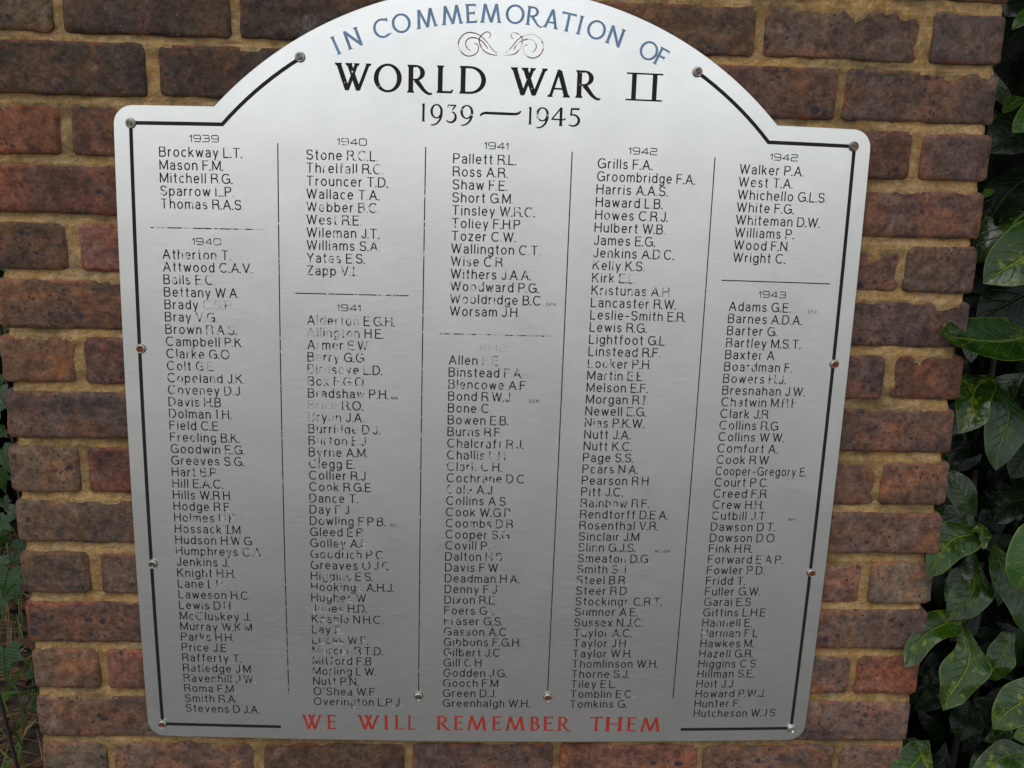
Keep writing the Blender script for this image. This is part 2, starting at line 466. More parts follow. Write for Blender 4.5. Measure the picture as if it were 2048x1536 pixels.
def brick_mesh(x0, x1, z0, z1, depth, seed, y0=0.0, quick=False, tilt=0.0):
    """a rounded, slightly irregular brick in metres: gridded face, rounded arrises, plain sides"""
    w, h = x1 - x0, z1 - z0
    nx, nz_ = (3, 2) if quick else (max(6, int(w / 0.013)), 6)
    vs, fs = [], []
    R = 0.0026
    def pos(i, j):
        u, t = i / nx, j / nz_
        # denser toward the arris
        uu = 0.5 - 0.5 * cos(pi * u) if not quick else u
        uu = 0.75 * uu + 0.25 * u
        x = x0 + w * uu
        z = z0 + h * (0.8 * (0.5 - 0.5 * cos(pi * t)) + 0.2 * t)
        return x, z
    grid = {}
    for j in range(nz_ + 1):
        for i in range(nx + 1):
            x, z = pos(i, j)
            bx = i in (0, nx)
            bz = j in (0, nz_)
            y = y0 + tilt * (x - x0)
            y += 0.0011 * nz(x, 0, z, 35, seed) + 0.0006 * nz(x, 1, z, 120, seed)
            if bx: y += 0.0014
            if bz: y += 0.0011
            if bz:
                z += (0.0017 * nz(x, j, 0, 40, seed) + 0.0013 * nz(x, j, 3, 190, seed)) + (0.0006 if j == 0 else -0.0006)
            if bx:
                x += 0.0017 * nz(i, 0, z, 60, seed) + 0.0008 * nz(i, 3, z, 200, seed)
            if bx and bz:
                k = R * (0.55 + 0.5 * brng.random())
                x += k if i == 0 else -k
                z += k if j == 0 else -k
                y += 0.001
            grid[i, j] = len(vs)
            vs.append((x, y, z))
    for j in range(nz_):
        for i in range(nx):
            fs.append((grid[i, j], grid[i + 1, j], grid[i + 1, j + 1], grid[i, j + 1]))
    ring = [(i, 0) for i in range(nx)] + [(nx, j) for j in range(nz_)] + [(i, nz_) for i in range(nx, 0, -1)] + [(0, j) for j in range(nz_, 0, -1)]
    prev = [grid[a] for a in ring]
    cx, cz = (x0 + x1) / 2, (z0 + z1) / 2
    for dy, gr in ((0.0035, 0.0011), (depth - 0.003, 0.0011), (depth, -0.002)):
        cur = []
        for a in ring:
            x, y, z = vs[grid[a]]
            sx = -1 if a[0] == 0 else (1 if a[0] == nx else 0)
            sz = -1 if a[1] == 0 else (1 if a[1] == nz_ else 0)
            cur.append(len(vs))
            vs.append((x + sx * gr, y0 + dy, z + sz * gr))
        n_ = len(ring)
        for k in range(n_):
            fs.append((prev[(k + 1) % n_], prev[k], cur[k], cur[(k + 1) % n_]))
        prev = cur
    fs.append(tuple(prev))
    return vs, fs

def add_brick(x0, x1, z0, z1, depth, color, spots, y0):
    seed = brng.random() * 100
    x0, x1, z0, z1 = x0 - 1.0, x1 + 1.0, z0 - 1.7, z1 + 1.7
    vs, fs = brick_mesh(x0 / 1000, x1 / 1000, z0 / 1000, z1 / 1000, depth, seed, y0, False, brng.uniform(-0.008, 0.008))
    o = make('brick', vs, fs, M_BRICK, pier, smooth=True, loc=((x0 + x1) / 2000, y0, (z0 + z1) / 2000))
    o.color = (*color, spots)
    return o

for k in range(-5, 21):
    if k in TOPS:
        zb, zt = BOTS[k], TOPS[k]
    elif k < 0:
        zb, zt = k * 77.4 - 2, k * 77.4 + 60
    else:
        zb, zt = 1082 + (k - 14) * 77.4, 1139.5 + (k - 14) * 77.4
    lx, rx = LX.get(k, 2 + brng.uniform(-2, 2)), RX.get(k, 1334 + brng.uniform(-3, 3))
    nj = 6 if k % 2 == 0 else 5
    edges = [lx]
    for j in range(nj):
        c = (107.5 if k % 2 == 0 else 220) + 225 * j
        a, b = JOINTS.get((k, j), (c - 8 + brng.uniform(-2.5, 2.5) - 3, c + 8 + brng.uniform(-2.5, 2.5)))
        edges += [a, b]
    edges.append(rx)
    cnt = len(edges) // 2
    for i in range(cnt):
        x0, x1 = edges[2 * i], edges[2 * i + 1]
        end = i in (0, cnt - 1)
        hdr = end and k % 2 == 0
        if (k, i) in BRICKC:
            col, sp = BRICKC[k, i]
        else:
            col = brng.choice([DK, DK, PU, (0.12, .08, .062), (0.115, .068, .054), (0.13, .085, .066), RD])
            sp = brng.choice([0.2, 0.5, 0.8, 0.9])
        f = brng.uniform(0.93, 1.07)
        col = (col[0] * f * 0.80, col[1] * f * 0.79, col[2] * f * 0.73)
        y0 = brng.uniform(-0.0014, 0.0016)
        dz0, dz1 = brng.uniform(-1.3, 1.3), brng.uniform(-1.3, 1.3)
        add_brick(x0, x1, zb + dz0, zt + dz1, 0.213 if hdr else 0.1025, col, sp, y0)
        if end and not hdr:      # the brick behind it shows on the pier's side
            o = add_brick(x0, x1, zb, zt, 0.1, col, sp, 0.1145)

# the rear leaf of the pier, out of the photograph's sight
vs, fs = [], []
for k in range(-5, 21):
    zb = BOTS.get(k, k * 77.4 - 2) / 1000
    for j in range(5 if k % 2 == 0 else 4):
        x0 = (0.116 if k % 2 == 0 else 0.2285) + 0.225 * j
        v2, f2 = brick_mesh(x0, x0 + 0.21, zb, zb + 0.06, 0.1, k * 7 + j, 0.1145, True)
        b0 = len(vs)
        vs += v2
        fs += [tuple(b0 + q for q in f) for f in f2]
o = make('rear_brickwork', vs, fs, M_BRICK, pier)
o.color = (*DK, 0.5)
tag(o, kind='stuff')

# mortar body: recessed, uneven bed
vs, fs = [], []
MX0, MX1, MZ0, MZ1 = 0.0105, 1.3275, GZ, 1.66
nx = 230
zl = []
for k in range(-6, 22):
    def zz(q, d, off):
        return (d[q] if q in d else q * 77.4 + off + (0 if q < 0 else 0.6 * min(q, 14) - 2)) / 1000
    top_prev = zz(k - 1, TOPS, 60)
    bot = zz(k, BOTS, -2)
    h = bot - top_prev
    zl += [(top_prev - 0.002, 0.0), (top_prev + h * .18, 0.0), (top_prev + h * .4, .35), (top_prev + h * .62, .6), (top_prev + h * .82, .85), (bot - h * .02, 1.0), (bot + 0.002, 1.0)]
    zl += [(bot + (zz(k, TOPS, 60) - bot) * q, .5) for q in (.25, .5, .75)]
zl = [q for q in zl if GZ - 0.02 < q[0] < MZ1]
zl = [(GZ - 0.02, .5)] + zl + [(MZ1, .5)]
nz_ = len(zl) - 1
for j, (z, st) in enumerate(zl):
    for i in range(nx + 1):
        x = MX0 + (MX1 - MX0) * i / nx
        y = 0.0020 + 0.0046 * st + 0.0027 * noise.fractal(Vector((x * 34, 3.1, z * 70)), 0.7, 2.1, 5)
        y += 0.0016 * noise.noise(Vector((x * 9, 8.0, z * 13)))
        y = max(y, 0.0008)
        if i in (0, nx):
            y += 0.003
        x2 = x + (0.003 * noise.noise(Vector((i, 5, z * 30))) if i in (0, nx) else 0)
        vs.append((x2, y, z + 0.0008 * noise.noise(Vector((x * 40, 1, z * 90)))))
for j in range(nz_):
    for i in range(nx):
        a = j * (nx + 1) + i
        fs.append((a, a + 1, a + nx + 2, a + nx + 1))
b0 = len(vs)
for j in range(nz_ + 1):
    for i in (0, nx):
        x, y, z = vs[j * (nx + 1) + i]
        vs.append((x, 0.2095, z))
for j in range(nz_):
    a, b = j * (nx + 1), (j + 1) * (nx + 1)
    fs.append((b, b0 + 2 * j + 2, b0 + 2 * j, a))
    fs.append((a + nx, b0 + 2 * j + 1, b0 + 2 * j + 3, b + nx))
fs.append((b0, b0 + 2 * nz_, b0 + 2 * nz_ + 1, b0 + 1))
t0 = nz_ * (nx + 1)
fs.append(tuple([t0 + i for i in range(nx + 1)] + [b0 + 2 * nz_ + 1, b0 + 2 * nz_]))
make('mortar', vs, fs, M_MORTAR, pier, smooth=False)

# ------------------------------------------------------------------ the plaque
# plate coordinates (a across, b up, millimetres, centre of the lower field at 0,0) -> wall metres
WX = [0.668591, 0.001012, 0.000384, 2.2e-05, 0.511813, 0.001231, -0.006142, 0.000404, -4.9e-05, -0.006483]
WZ = [0.495476, 0.511877, 0.002862, -0.00612, -0.000473, 5.6e-05, -6.3e-05, 0.001531, -0.006474, 1e-05]
PWR = [(i, j) for i in range(4) for j in range(4 - i)]
def plate_xz(a, b):
    """the sheet as hung: very slightly out of true"""
    u, t = a / 500.0, b / 500.0
    x = z = 0.0
    for (i, j), cx, cz in zip(PWR, WX, WZ):
        q = u ** i * t ** j
        x += cx * q
        z += cz * q
    return x, z
YF = -0.012           # front face of the plate
YB = -0.009           # back face
_px, _pz = plate_xz(0, -414.4)
plaque = empty('memorial_plaque', (_px, YB, _pz))
tag(plaque, 'brushed aluminium war memorial plaque with arched top and engraved names screwed to brick pier', 'memorial plaque')

# ---- glyph construction: every glyph is a list of simple polygons; overlaps are united by the triangulation
def ribbon(pts, w0, w1=None, cap=0.5, wf=None):
    """polygon along a polyline of half width w"""
    pts = [p for k, p in enumerate(pts) if k == 0 or hypot(p[0] - pts[k - 1][0], p[1] - pts[k - 1][1]) > 1e-5]
    w1 = w0 if w1 is None else w1
    n_ = len(pts)
    L_, R_ = [], []
    for k in range(n_):
        p = pts[k]
        a = pts[max(0, k - 1)]
        b = pts[min(n_ - 1, k + 1)]
        dx, dy = b[0] - a[0], b[1] - a[1]
        d = hypot(dx, dy) or 1
        dx, dy = dx / d, dy / d
        w = wf(k / (n_ - 1)) if wf else w0 + (w1 - w0) * k / (n_ - 1)
        ex = 0
        if k == 0: ex = -cap * w
        if k == n_ - 1: ex = cap * w
        cx, cy = p[0] + dx * ex, p[1] + dy * ex
        L_.append((cx - dy * w, cy + dx * w))
        R_.append((cx + dy * w, cy - dx * w))
    return L_ + R_[::-1]

def strokes(lines, w):
    """cut each polyline at sharp corners so that every ribbon stays simple"""
    out = []
    for ln in lines:
        ln = [p for k, p in enumerate(ln) if k == 0 or hypot(p[0] - ln[k - 1][0], p[1] - ln[k - 1][1]) > 1e-5]
        seg = [ln[0]]
        for k in range(1, len(ln)):
            seg.append(ln[k])
            if k < len(ln) - 1:
                a1 = atan2(ln[k][1] - ln[k - 1][1], ln[k][0] - ln[k - 1][0])
                a2 = atan2(ln[k + 1][1] - ln[k][1], ln[k + 1][0] - ln[k][0])
                d = abs((a2 - a1 + pi) % (2 * pi) - pi)
                if d > 0.75 or len(seg) > 6:
                    out.append(seg)
                    seg = [ln[k]]
        out.append(seg)
    return [ribbon(s, w) for s in out if len(s) > 1]

def arc(cx, cy, rx, ry, a0, a1, n_=8):
    return [(cx + rx * cos(radians(a0 + (a1 - a0) * k / n_)), cy + ry * sin(radians(a0 + (a1 - a0) * k / n_))) for k in range(n_ + 1)]

# single line engraver's sans: (advance width, polylines), cap height 1
X = 0.70
F = {}
F['A'] = (.74, [[(0, 0), (.37, 1), (.74, 0)], [(.14, .33), (.60, .33)]])
F['B'] = (.62, [[(.34, 1), (0, 1), (0, 0), (.36, 0)], [(0, .54), (.36, .54)], arc(.34, .77, .24, .23, 90, -90, 5), arc(.36, .27, .26, .27, 90, -90, 5)])
F['C'] = (.78, [arc(.42, .5, .42, .5, 48, 312, 12)])
F['D'] = (.70, [[(.28, 1), (0, 1), (0, 0), (.28, 0)], arc(.28, .5, .42, .5, 90, -90, 8)])
F['E'] = (.56, [[(.56, 1), (0, 1), (0, 0), (.56, 0)], [(0, .53), (.50, .53)]])
F['F'] = (.54, [[(.54, 1), (0, 1), (0, 0)], [(0, .53), (.46, .53)]])
F['G'] = (.80, [arc(.42, .5, .42, .5, 48, 325, 12), [(.48, .46), (.80, .46), (.80, .06)]])
F['H'] = (.66, [[(0, 0), (0, 1)], [(.66, 0), (.66, 1)], [(0, .53), (.66, .53)]])
F['I'] = (.24, [[(.12, 0), (.12, 1)], [(0, 1), (.24, 1)], [(0, 0), (.24, 0)]])
F['J'] = (.42, [[(.42, 1), (.42, .26)], arc(.21, .26, .21, .26, 0, -165, 6)])
F['K'] = (.64, [[(0, 0), (0, 1)], [(.60, 1), (0, .40)], [(.22, .60), (.64, 0)]])
F['L'] = (.50, [[(0, 1), (0, 0), (.50, 0)]])
F['M'] = (.80, [[(0, 0), (0, 1), (.40, .08), (.80, 1), (.80, 0)]])
F['N'] = (.66, [[(0, 0), (0, 1), (.66, 0), (.66, 1)]])
F['O'] = (.86, [arc(.43, .5, .43, .5, 0, 180, 8), arc(.43, .5, .43, .5, 180, 360, 8)])
F['P'] = (.60, [[(0, 0), (0, 1), (.34, 1)], arc(.34, .735, .26, .265, 90, -90, 6), [(.34, .47), (0, .47)]])
F['R'] = (.64, [[(0, 0), (0, 1), (.36, 1)], arc(.36, .75, .26, .25, 90, -90, 6), [(.36, .50), (0, .50)], [(.36, .50), (.62, .36), (.64, 0)]])
F['S'] = (.62, [arc(.31, .75, .29, .25, 20, 250, 8) + arc(.31, .26, .31, .26, 75, -160, 8)])
F['T'] = (.66, [[(0, 1), (.66, 1)], [(.33, 1), (.33, 0)]])
F['V'] = (.70, [[(0, 1), (.35, 0), (.70, 1)]])
F['W'] = (1.02, [[(0, 1), (.26, 0), (.51, .96), (.76, 0), (1.02, 1)]])
F['Y'] = (.66, [[(0, 1), (.33, .46), (.66, 1)], [(.33, .46), (.33, 0)]])
F['Z'] = (.60, [[(0, 1), (.60, 1), (0, 0), (.60, 0)]])
F['U'] = (.64, [[(0, 1), (0, .32)], arc(.32, .32, .32, .32, 180, 360, 8), [(.64, .32), (.64, 1)]])
def bowl(cx, rx=.25):
    return [arc(cx, X / 2, rx, X / 2, 0, 180, 6), arc(cx, X / 2, rx, X / 2, 180, 360, 6)]
F['a'] = (.46, [arc(.22, X - .19, .22, .19, 155, 0, 5) + [(.44, 0)], [(.44, .42), (.20, .40)], arc(.20, .20, .20, .20, 90, 270, 5), arc(.20, .22, .24, .22, 270, 340, 3)])
F['b'] = (.50, [[(0, 0), (0, 1)]] + bowl(.25))
F['c'] = (.44, [arc(.25, X / 2, .25, X / 2, 50, 310, 9)])
F['d'] = (.50, [[(.50, 0), (.50, 1)]] + bowl(.25))
F['e'] = (.50, [[(.02, .37), (.50, .37)] , arc(.25, X / 2, .25, X / 2, 5, 315, 11)])
F['f'] = (.28, [arc(.28, .80, .16, .20, 90, 180, 4) + [(.12, 0)], [(0, X), (.28, X)]])
F['g'] = (.50, bowl(.25) + [[(.50, X), (.50, -.06)], arc(.25, -.06, .25, .22, 0, -155, 6)])
F['h'] = (.46, [[(0, 0), (0, 1)], arc(.23, .44, .23, .26, 180, 0, 6) + [(.46, 0)]])
F['i'] = (.02, [[(.01, 0), (.01, X)], [(.01, .94), (.01, .96)]])
F['j'] = (.10, [[(.10, X), (.10, -.1)], arc(0, -.1, .1, .15, 0, -90, 3), [(.10, .94), (.10, .96)]])
F['k'] = (.44, [[(0, 0), (0, 1)], [(.40, X), (0, .28)], [(.15, .43), (.44, 0)]])
F['l'] = (.02, [[(.01, 0), (.01, 1)]])
F['m'] = (.78, [[(0, 0), (0, X)], arc(.195, .47, .195, .23, 180, 0, 5) + [(.39, 0)], arc(.585, .47, .195, .23, 180, 0, 5) + [(.78, 0)]])
F['n'] = (.46, [[(0, 0), (0, X)], arc(.23, .44, .23, .26, 180, 0, 6) + [(.46, 0)]])
F['o'] = (.52, bowl(.26, .26))
F['p'] = (.50, [[(0, -.28), (0, X)]] + bowl(.25))
F['r'] = (.24, [[(0, 0), (0, X)], arc(.24, .42, .24, .27, 180, 90, 4)])
F['s'] = (.40, [arc(.20, .52, .18, .18, 25, 250, 7) + arc(.20, .18, .20, .18, 75, -160, 7)])
F['t'] = (.26, [[(.12, .95), (.12, .12)], arc(.24, .12, .12, .12, 180, 270, 3), [(0, X), (.26, X)]])
F['u'] = (.46, [[(0, X), (0, .26)], arc(.23, .26, .23, .26, 180, 360, 6), [(.46, X), (.46, 0)]])
F['v'] = (.46, [[(0, X), (.23, 0), (.46, X)]])
F['w'] = (.72, [[(0, X), (.18, 0), (.36, X - .04), (.54, 0), (.72, X)]])
F['x'] = (.44, [[(0, 0), (.44, X)], [(0, X), (.44, 0)]])
F['y'] = (.46, [[(0, X), (.23, .02)], [(.46, X), (.14, -.28)]])
F['z'] = (.42, [[(0, X), (.42, X), (0, 0), (.42, 0)]])
F['.'] = (.03, [[(.015, 0), (.015, .03)]])
F["'"] = (.02, [[(.01, .8), (.01, 1)]])
F['-'] = (.34, [[(0, .40), (.34, .40)]])
F['+'] = (.40, [[(0, .4), (.40, .4)], [(.2, .2), (.2, .6)]])
# wide square numerals for the year headings, height 1
Y = {}
def rr(x0, x1, y0, y1, r, parts='tlbr'):
    pass
Y['1'] = (.34, [[(0, .72), (.28, 1), (.28, 0)]])
Y['9'] = (1.15, [[(1.10, .45), (.22, .45)], arc(.22, .725, .20, .275, 270, 90, 5), [(.22, 1), (.92, 1)], arc(.92, .74, .20, .26, 90, 0, 3) + [(1.12, .26)] + arc(.92, .26, .20, .26, 0, -90, 3), [(.92, 0), (.10, 0)]])
Y['4'] = (1.15, [[(.88, 0), (.88, 1), (.02, .26), (1.15, .26)]])
Y['0'] = (1.15, [arc(.24, .74, .22, .26, 180, 90, 3) + arc(.92, .74, .22, .26, 90, 0, 3) + arc(.92, .26, .22, .26, 0, -90, 3) + arc(.24, .26, .22, .26, -90, -180, 3) + [(.02, .74)]])
Y['2'] = (1.15, [[(.04, 1), (.90, 1)], arc(.90, .77, .20, .23, 90, -90, 5), [(.90, .54), (.22, .54)], arc(.22, .34, .18, .20, 90, 180, 3) + [(.04, 0)], [(.04, 0), (1.14, 0)]])
Y['3'] = (1.15, [[(.04, 1), (.88, 1)], arc(.88, .76, .20, .24, 90, -90, 5), [(.88, .52), (.30, .52)], arc(.90, .26, .22, .26, 90, -90, 5), [(.90, 0), (.04, 0)]])

# incised roman capitals: polygons directly, cap height 1, T = thick half width
def quad(x0, y0, x1, y1, w0, w1=None):
    w1 = w0 if w1 is None else w1
    d = hypot(x1 - x0, y1 - y0)
    nx_, ny_ = -(y1 - y0) / d, (x1 - x0) / d
    return [(x0 + nx_ * w0, y0 + ny_ * w0), (x0 - nx_ * w0, y0 - ny_ * w0), (x1 - nx_ * w1, y1 - ny_ * w1), (x1 + nx_ * w1, y1 + ny_ * w1)]
def serif(x, y, w, up):
    """small flared foot (up = +1: at a baseline, opening downward; -1: at cap line)"""
    e = w + .045
    return [(x - e, y), (x + e, y), (x + e - .005, y + .035 * up), (x + w, y + .10 * up), (x - w, y + .10 * up), (x - e + .005, y + .035 * up)]
def vstem(x, t, foot=True, head=True):
    out = [quad(x, 0, x, 1, t)]
    if foot: out.append(serif(x, 0, t, 1))
    if head: out.append(serif(x, 1, t, -1))
    return out
def ringarc(cx, cy, rx, ry, a0, a1, thick, thin, n_=18):
    """band between an outer ellipse and an inner one, thick at the sides and thin at top and bottom"""
    out = []
    step = (a1 - a0) / n_
    def P(a, f):
        r = radians(a)
        return (cx + (rx - f * thick) * cos(r), cy + (ry - f * thin) * sin(r))
    k = 0
    while k < n_:
        m = min(k + 6, n_)
        o_ = [P(a0 + step * q, 0) for q in range(k, m + 1)]
        i_ = [P(a0 + step * q, 1) for q in range(k, m + 1)]
        out.append(o_ + i_[::-1])
        k = m
    return out
def roman(ch, t=.085, s=.045):
    """returns (width, polygons); t thick half stroke, s thin half stroke"""
    T2, S2 = 2 * t, 2 * s
    if ch == 'I': return (2 * t + .09, vstem(t + .045, t))
    if ch == 'II':
        return (1.36, [quad(.0, .975, 1.36, .975, .03), quad(.0, .03, 1.36, .03, .03), quad(.29, .03, .29, .97, t), quad(1.06, .03, 1.06, .97, t)])
    if ch == 'O': return (1.02, ringarc(.51, .5, .51, .515, 0, 360, T2, S2, 36))
    if ch == 'C':
        p = ringarc(.50, .5, .50, .515, 52, 308, T2 * .95, S2, 28)
        return (.88, p + [[(.76, .95), (.86, .99), (.88, .78), (.80, .76)], [(.78, .10), (.86, .18), (.90, .14), (.82, .05)]])
    if ch == 'D':
        return (.94, vstem(t + .03, t) + ringarc(.36, .5, .58, .5, 90, -90, T2, S2, 18) + [quad(.1, 1 - s, .37, 1 - s, s), quad(.1, s, .37, s, s)])
    if ch == 'L':
        return (.60, vstem(t + .03, t) + [quad(.1, s, .54, s, s), [(.44, 0), (.54, 0), (.60, .13), (.54, .15), (.50, S2)]])
    if ch == 'R':
        return (.88, vstem(t + .03, t) + ringarc(.30, .72, .33, .28, 90, -90, T2, S2 * .85, 12) + [quad(.1, 1 - s, .31, 1 - s, s), quad(.1, .44 + s * .8, .34, .44 + s * .8, s * .8),
                ribbon([(.30, .47), (.44, .30), (.58, .12), (.70, .02), (.82, -.03), (.90, .0)], t, t, 0, lambda q: t * (1 - .62 * q))])
    if ch == 'B':
        return (.62, vstem(t + .03, t) + ringarc(.26, .755, .28, .245, 90, -90, T2, S2 * .85, 12) + ringarc(.28, .28, .34, .28, 90, -90, T2, S2 * .85, 12) +
                [quad(.1, 1 - s, .27, 1 - s, s), quad(.1, .53, .28, .53, s * .8), quad(.1, s, .29, s, s)])
    if ch == 'E':
        return (.60, vstem(t + .03, t) + [quad(.1, 1 - s, .54, 1 - s, s), quad(.1, .52, .46, .52, s), quad(.1, s, .56, s, s),
                [(.50, 1), (.55, 1), (.56, .84), (.51, .86)], [(.43, .62), (.49, .62), (.48, .42), (.44, .43)], [(.52, 0), (.57, 0), (.60, .17), (.55, .15)]])
    if ch == 'F':
        return (.56, vstem(t + .03, t) + [quad(.1, 1 - s, .54, 1 - s, s), quad(.1, .52, .44, .52, s), [(.50, 1), (.56, 1), (.56, .82), (.51, .85)], [(.42, .62), (.47, .62), (.46, .42), (.42, .43)]])
    if ch == 'T':
        return (.80, vstem(.40, t, True, False) + [quad(.03, 1 - s, .77, 1 - s, s), [(0, .84), (.05, .86), (.07, 1.02), (.02, 1.02)], [(.80, .84), (.75, .86), (.73, 1.02), (.78, 1.02)]])
    if ch == 'H':
        return (.86, vstem(t + .045, t) + vstem(.86 - t - .045, t) + [quad(.1, .52, .78, .52, s * .9)])
    if ch == 'A':
        return (.84, [quad(.13, .02, .42, .99, s * 1.3, s * 1.3), quad(.44, .96, .72, .02, t * 1.0, t), quad(.24, .31, .62, .31, s * .8), serif(.12, 0, s * 1.3, 1), serif(.72, 0, t, 1), [(.36, .94), (.41, 1.02), (.46, 1.02), (.51, .92)]])
    if ch == 'N':
        return (.88, [quad(.12, 0, .14, .98, s * 1.4), quad(.14, .97, .76, .03, t), quad(.76, .0, .76, 1, s * 1.4), serif(.12, 0, s * 1.4, 1), serif(.76, 1, s * 1.4, -1), [(.07, .96), (.14, 1.03), (.22, .93)], [(.68, .08), (.77, -.04), (.82, .08)]])
    if ch == 'M':
        return (1.10, [quad(.09, 0, .24, .98, s * 1.4), quad(.24, .98, .56, .03, t * .9), quad(.56, .03, .86, .98, s * 1.4), quad(.86, .98, 1.00, 0, t * .95),
                serif(.09, 0, s * 1.4, 1), serif(1.0, 0, t * .95, 1), [(.18, .93), (.23, 1.02), (.31, .93)], [(.50, .07), (.56, -.02), (.61, .08)], [(.79, .93), (.86, 1.02), (.92, .93)]])
    if ch == 'W':
        return (1.34, [quad(.11, .98, .44, .02, t), quad(.44, .02, .78, .98, s * 1.5), quad(.50, .98, .85, .02, t), quad(.85, .02, 1.21, .98, s * 1.5),
                serif(.105, 1, t, -1), serif(.495, 1, t, -1), serif(.785, 1, s * 1.5, -1), serif(1.22, 1, s * 1.5, -1), [(.36, .09), (.44, -.03), (.51, .10)], [(.77, .09), (.85, -.03), (.92, .10)]])
    if ch == '1': return (.30, [quad(.17, 0, .17, 1, t), serif(.17, 0, t * .8, 1), [(.02, .93), (.10, 1.0), (.22, 1.03), (.24, .95)]])
    if ch == '9':   # measured from the foot of the tail; height 1 = whole figure
        return (.62, ringarc(.31, .66, .31, .34, 0, 360, T2 * .8, S2 * .8, 24) + [ribbon([(.56, .66), (.55, .45), (.47, .24), (.33, .09), (.16, .02), (.04, .03)], t, t, 0, lambda q: t * (.85 - .5 * q))])
    if ch == '3':
        return (.62, [quad(.10, .955, .56, .955, s), [(.05, .84), (.10, .84), (.14, 1.0), (.09, 1.0)], ribbon([(.52, .94), (.40, .78), (.30, .64)], s, s), ] +
                [ribbon(arc(.24, .32, .30, .30, 80, -140, 10)[:6], t, t, .2, lambda q: t * (.45 + .55 * q)), ribbon(arc(.24, .32, .30, .30, 80, -140, 10)[5:], t, t, .2, lambda q: t * (1 - .6 * q))])
    if ch == '4':
        return (.80, [quad(.54, 0, .54, 1, t), serif(.54, 0, t * .8, 1), ribbon([(.54, 1.0), (.28, .66), (.04, .36)], s, s, .3), ribbon([(.02, .36), (.40, .35), (.70, .35), (.80, .42)], s, s, .3)])
    if ch == '5':
        return (.62, [quad(.14, .95, .54, .95, s * 1.3), [(.50, 1.0), (.60, 1.03), (.57, .88), (.50, .89)], ribbon([(.16, .96), (.14, .78), (.12, .60)], s * 1.2, s * 1.2),
                ribbon(arc(.24, .32, .34, .31, 115, -130, 12)[:7], t, t, .2, lambda q: t * (.5 + .5 * q)), ribbon(arc(.24, .32, .34, .31, 115, -130, 12)[6:], t, t, .2, lambda q: t * (1 - .6 * q))])
    raise KeyError(ch)

def place(polys, x, y, sx, sy, ang=0.0, px=0.0):
    c, s_ = cos(ang), sin(ang)
    return [[(x + c * ((p[0] - px) * sx) - s_ * (p[1] * sy), y + s_ * ((p[0] - px) * sx) + c * (p[1] * sy)) for p in q] for q in polys]

# ---- the face: cells of the plate are triangulated together with what is cut into them
FV, FF, FKEY = [], [], {}          # plate front
def fvert(a, b):
    k = (round(a, 4), round(b, 4))
    i = FKEY.get(k)
    if i is None:
        i = len(FV)
        FKEY[k] = i
        x, z = plate_xz(a, b)
        FV.append((x, YF, z))
    return i

class Cut:
    def __init__(s, name, mat, depth=0.55, parent_label=None):
        s.name, s.mat, s.depth, s.polys, s.wears = name, mat, depth, [], []
    def add(s, polys, wear):
        for p in polys:
            s.polys.append(p)
            s.wears.append(wear)

def triangulate(outline, cuts, holes=()):
    verts, faces, owner = [], [], []
    def addp(poly, own):
        ar = sum(poly[k][0] * poly[(k + 1) % len(poly)][1] - poly[(k + 1) % len(poly)][0] * poly[k][1] for k in range(len(poly)))
        if ar < 0: poly = poly[::-1]
        b0 = len(verts)
        verts.extend(Vector(p) for p in poly)
        faces.append(list(range(b0, b0 + len(poly))))
        owner.append(own)
    addp(outline, ('face',))
    for h in holes: addp(h, ('hole',))
    for ci, c in enumerate(cuts):
        for k, p in enumerate(c.polys): addp(p, ('cut', ci, c.wears[k]))
    ov, oe, of, _, _, oid = delaunay_2d_cdt(verts, [], faces, 0, 1e-4, True)
    edge_use = {}
    kind = []
    for fi, f in enumerate(of):
        ids = [owner[q] for q in oid[fi]]
        k = None
        cutid = [q for q in ids if q[0] == 'cut']
        if cutid: k = cutid[0]
        elif any(q[0] == 'hole' for q in ids) or not ids: k = None
        else: k = ('face',)
        kind.append(k)
        for e in range(3):
            a, b = f[e], f[(e + 1) % 3]
            edge_use.setdefault((min(a, b), max(a, b)), []).append(fi)
    data = [dict(v=[], f=[], w=[], key={}) for _ in cuts]
    for fi, f in enumerate(of):
        k = kind[fi]
        if k is None: continue
        if k[0] == 'face':
            FF.append(tuple(fvert(*ov[q]) for q in f))
            continue
        ci, wr = k[1], k[2]
        d, c = data[ci], cuts[ci]
        def cv(q, lvl):
            kk = (q, lvl, round(wr, 3))
            i = d['key'].get(kk)
            if i is None:
                i = len(d['v'])
                d['key'][kk] = i
                x, z = plate_xz(*ov[q])
                d['v'].append((x, YF + (c.depth / 1000 if lvl else 0), z))
                d['w'].append(wr if lvl else 0.85)
            return i
        d['f'].append(tuple(cv(q, 1) for q in f))
        for e in range(3):
            a, b = f[e], f[(e + 1) % 3]
            us = edge_use[(min(a, b), max(a, b))]
            other = [q for q in us if q != fi]
            if not other or kind[other[0]] is None or kind[other[0]][0] == 'face' or kind[other[0]][1] != ci:
                d['f'].append((cv(b, 1), cv(a, 1), cv(a, 0), cv(b, 0)))
    objs = []
    for c, d in zip(cuts, data):
        if not d['v']: continue
        objs.append(make(c.name, d['v'], d['f'], c.mat, plaque, attrs={'wear': d['w']}))
    return objs

def wearval(w):
    return 0.25 + 0.041 * w if w > 0 else 0.14

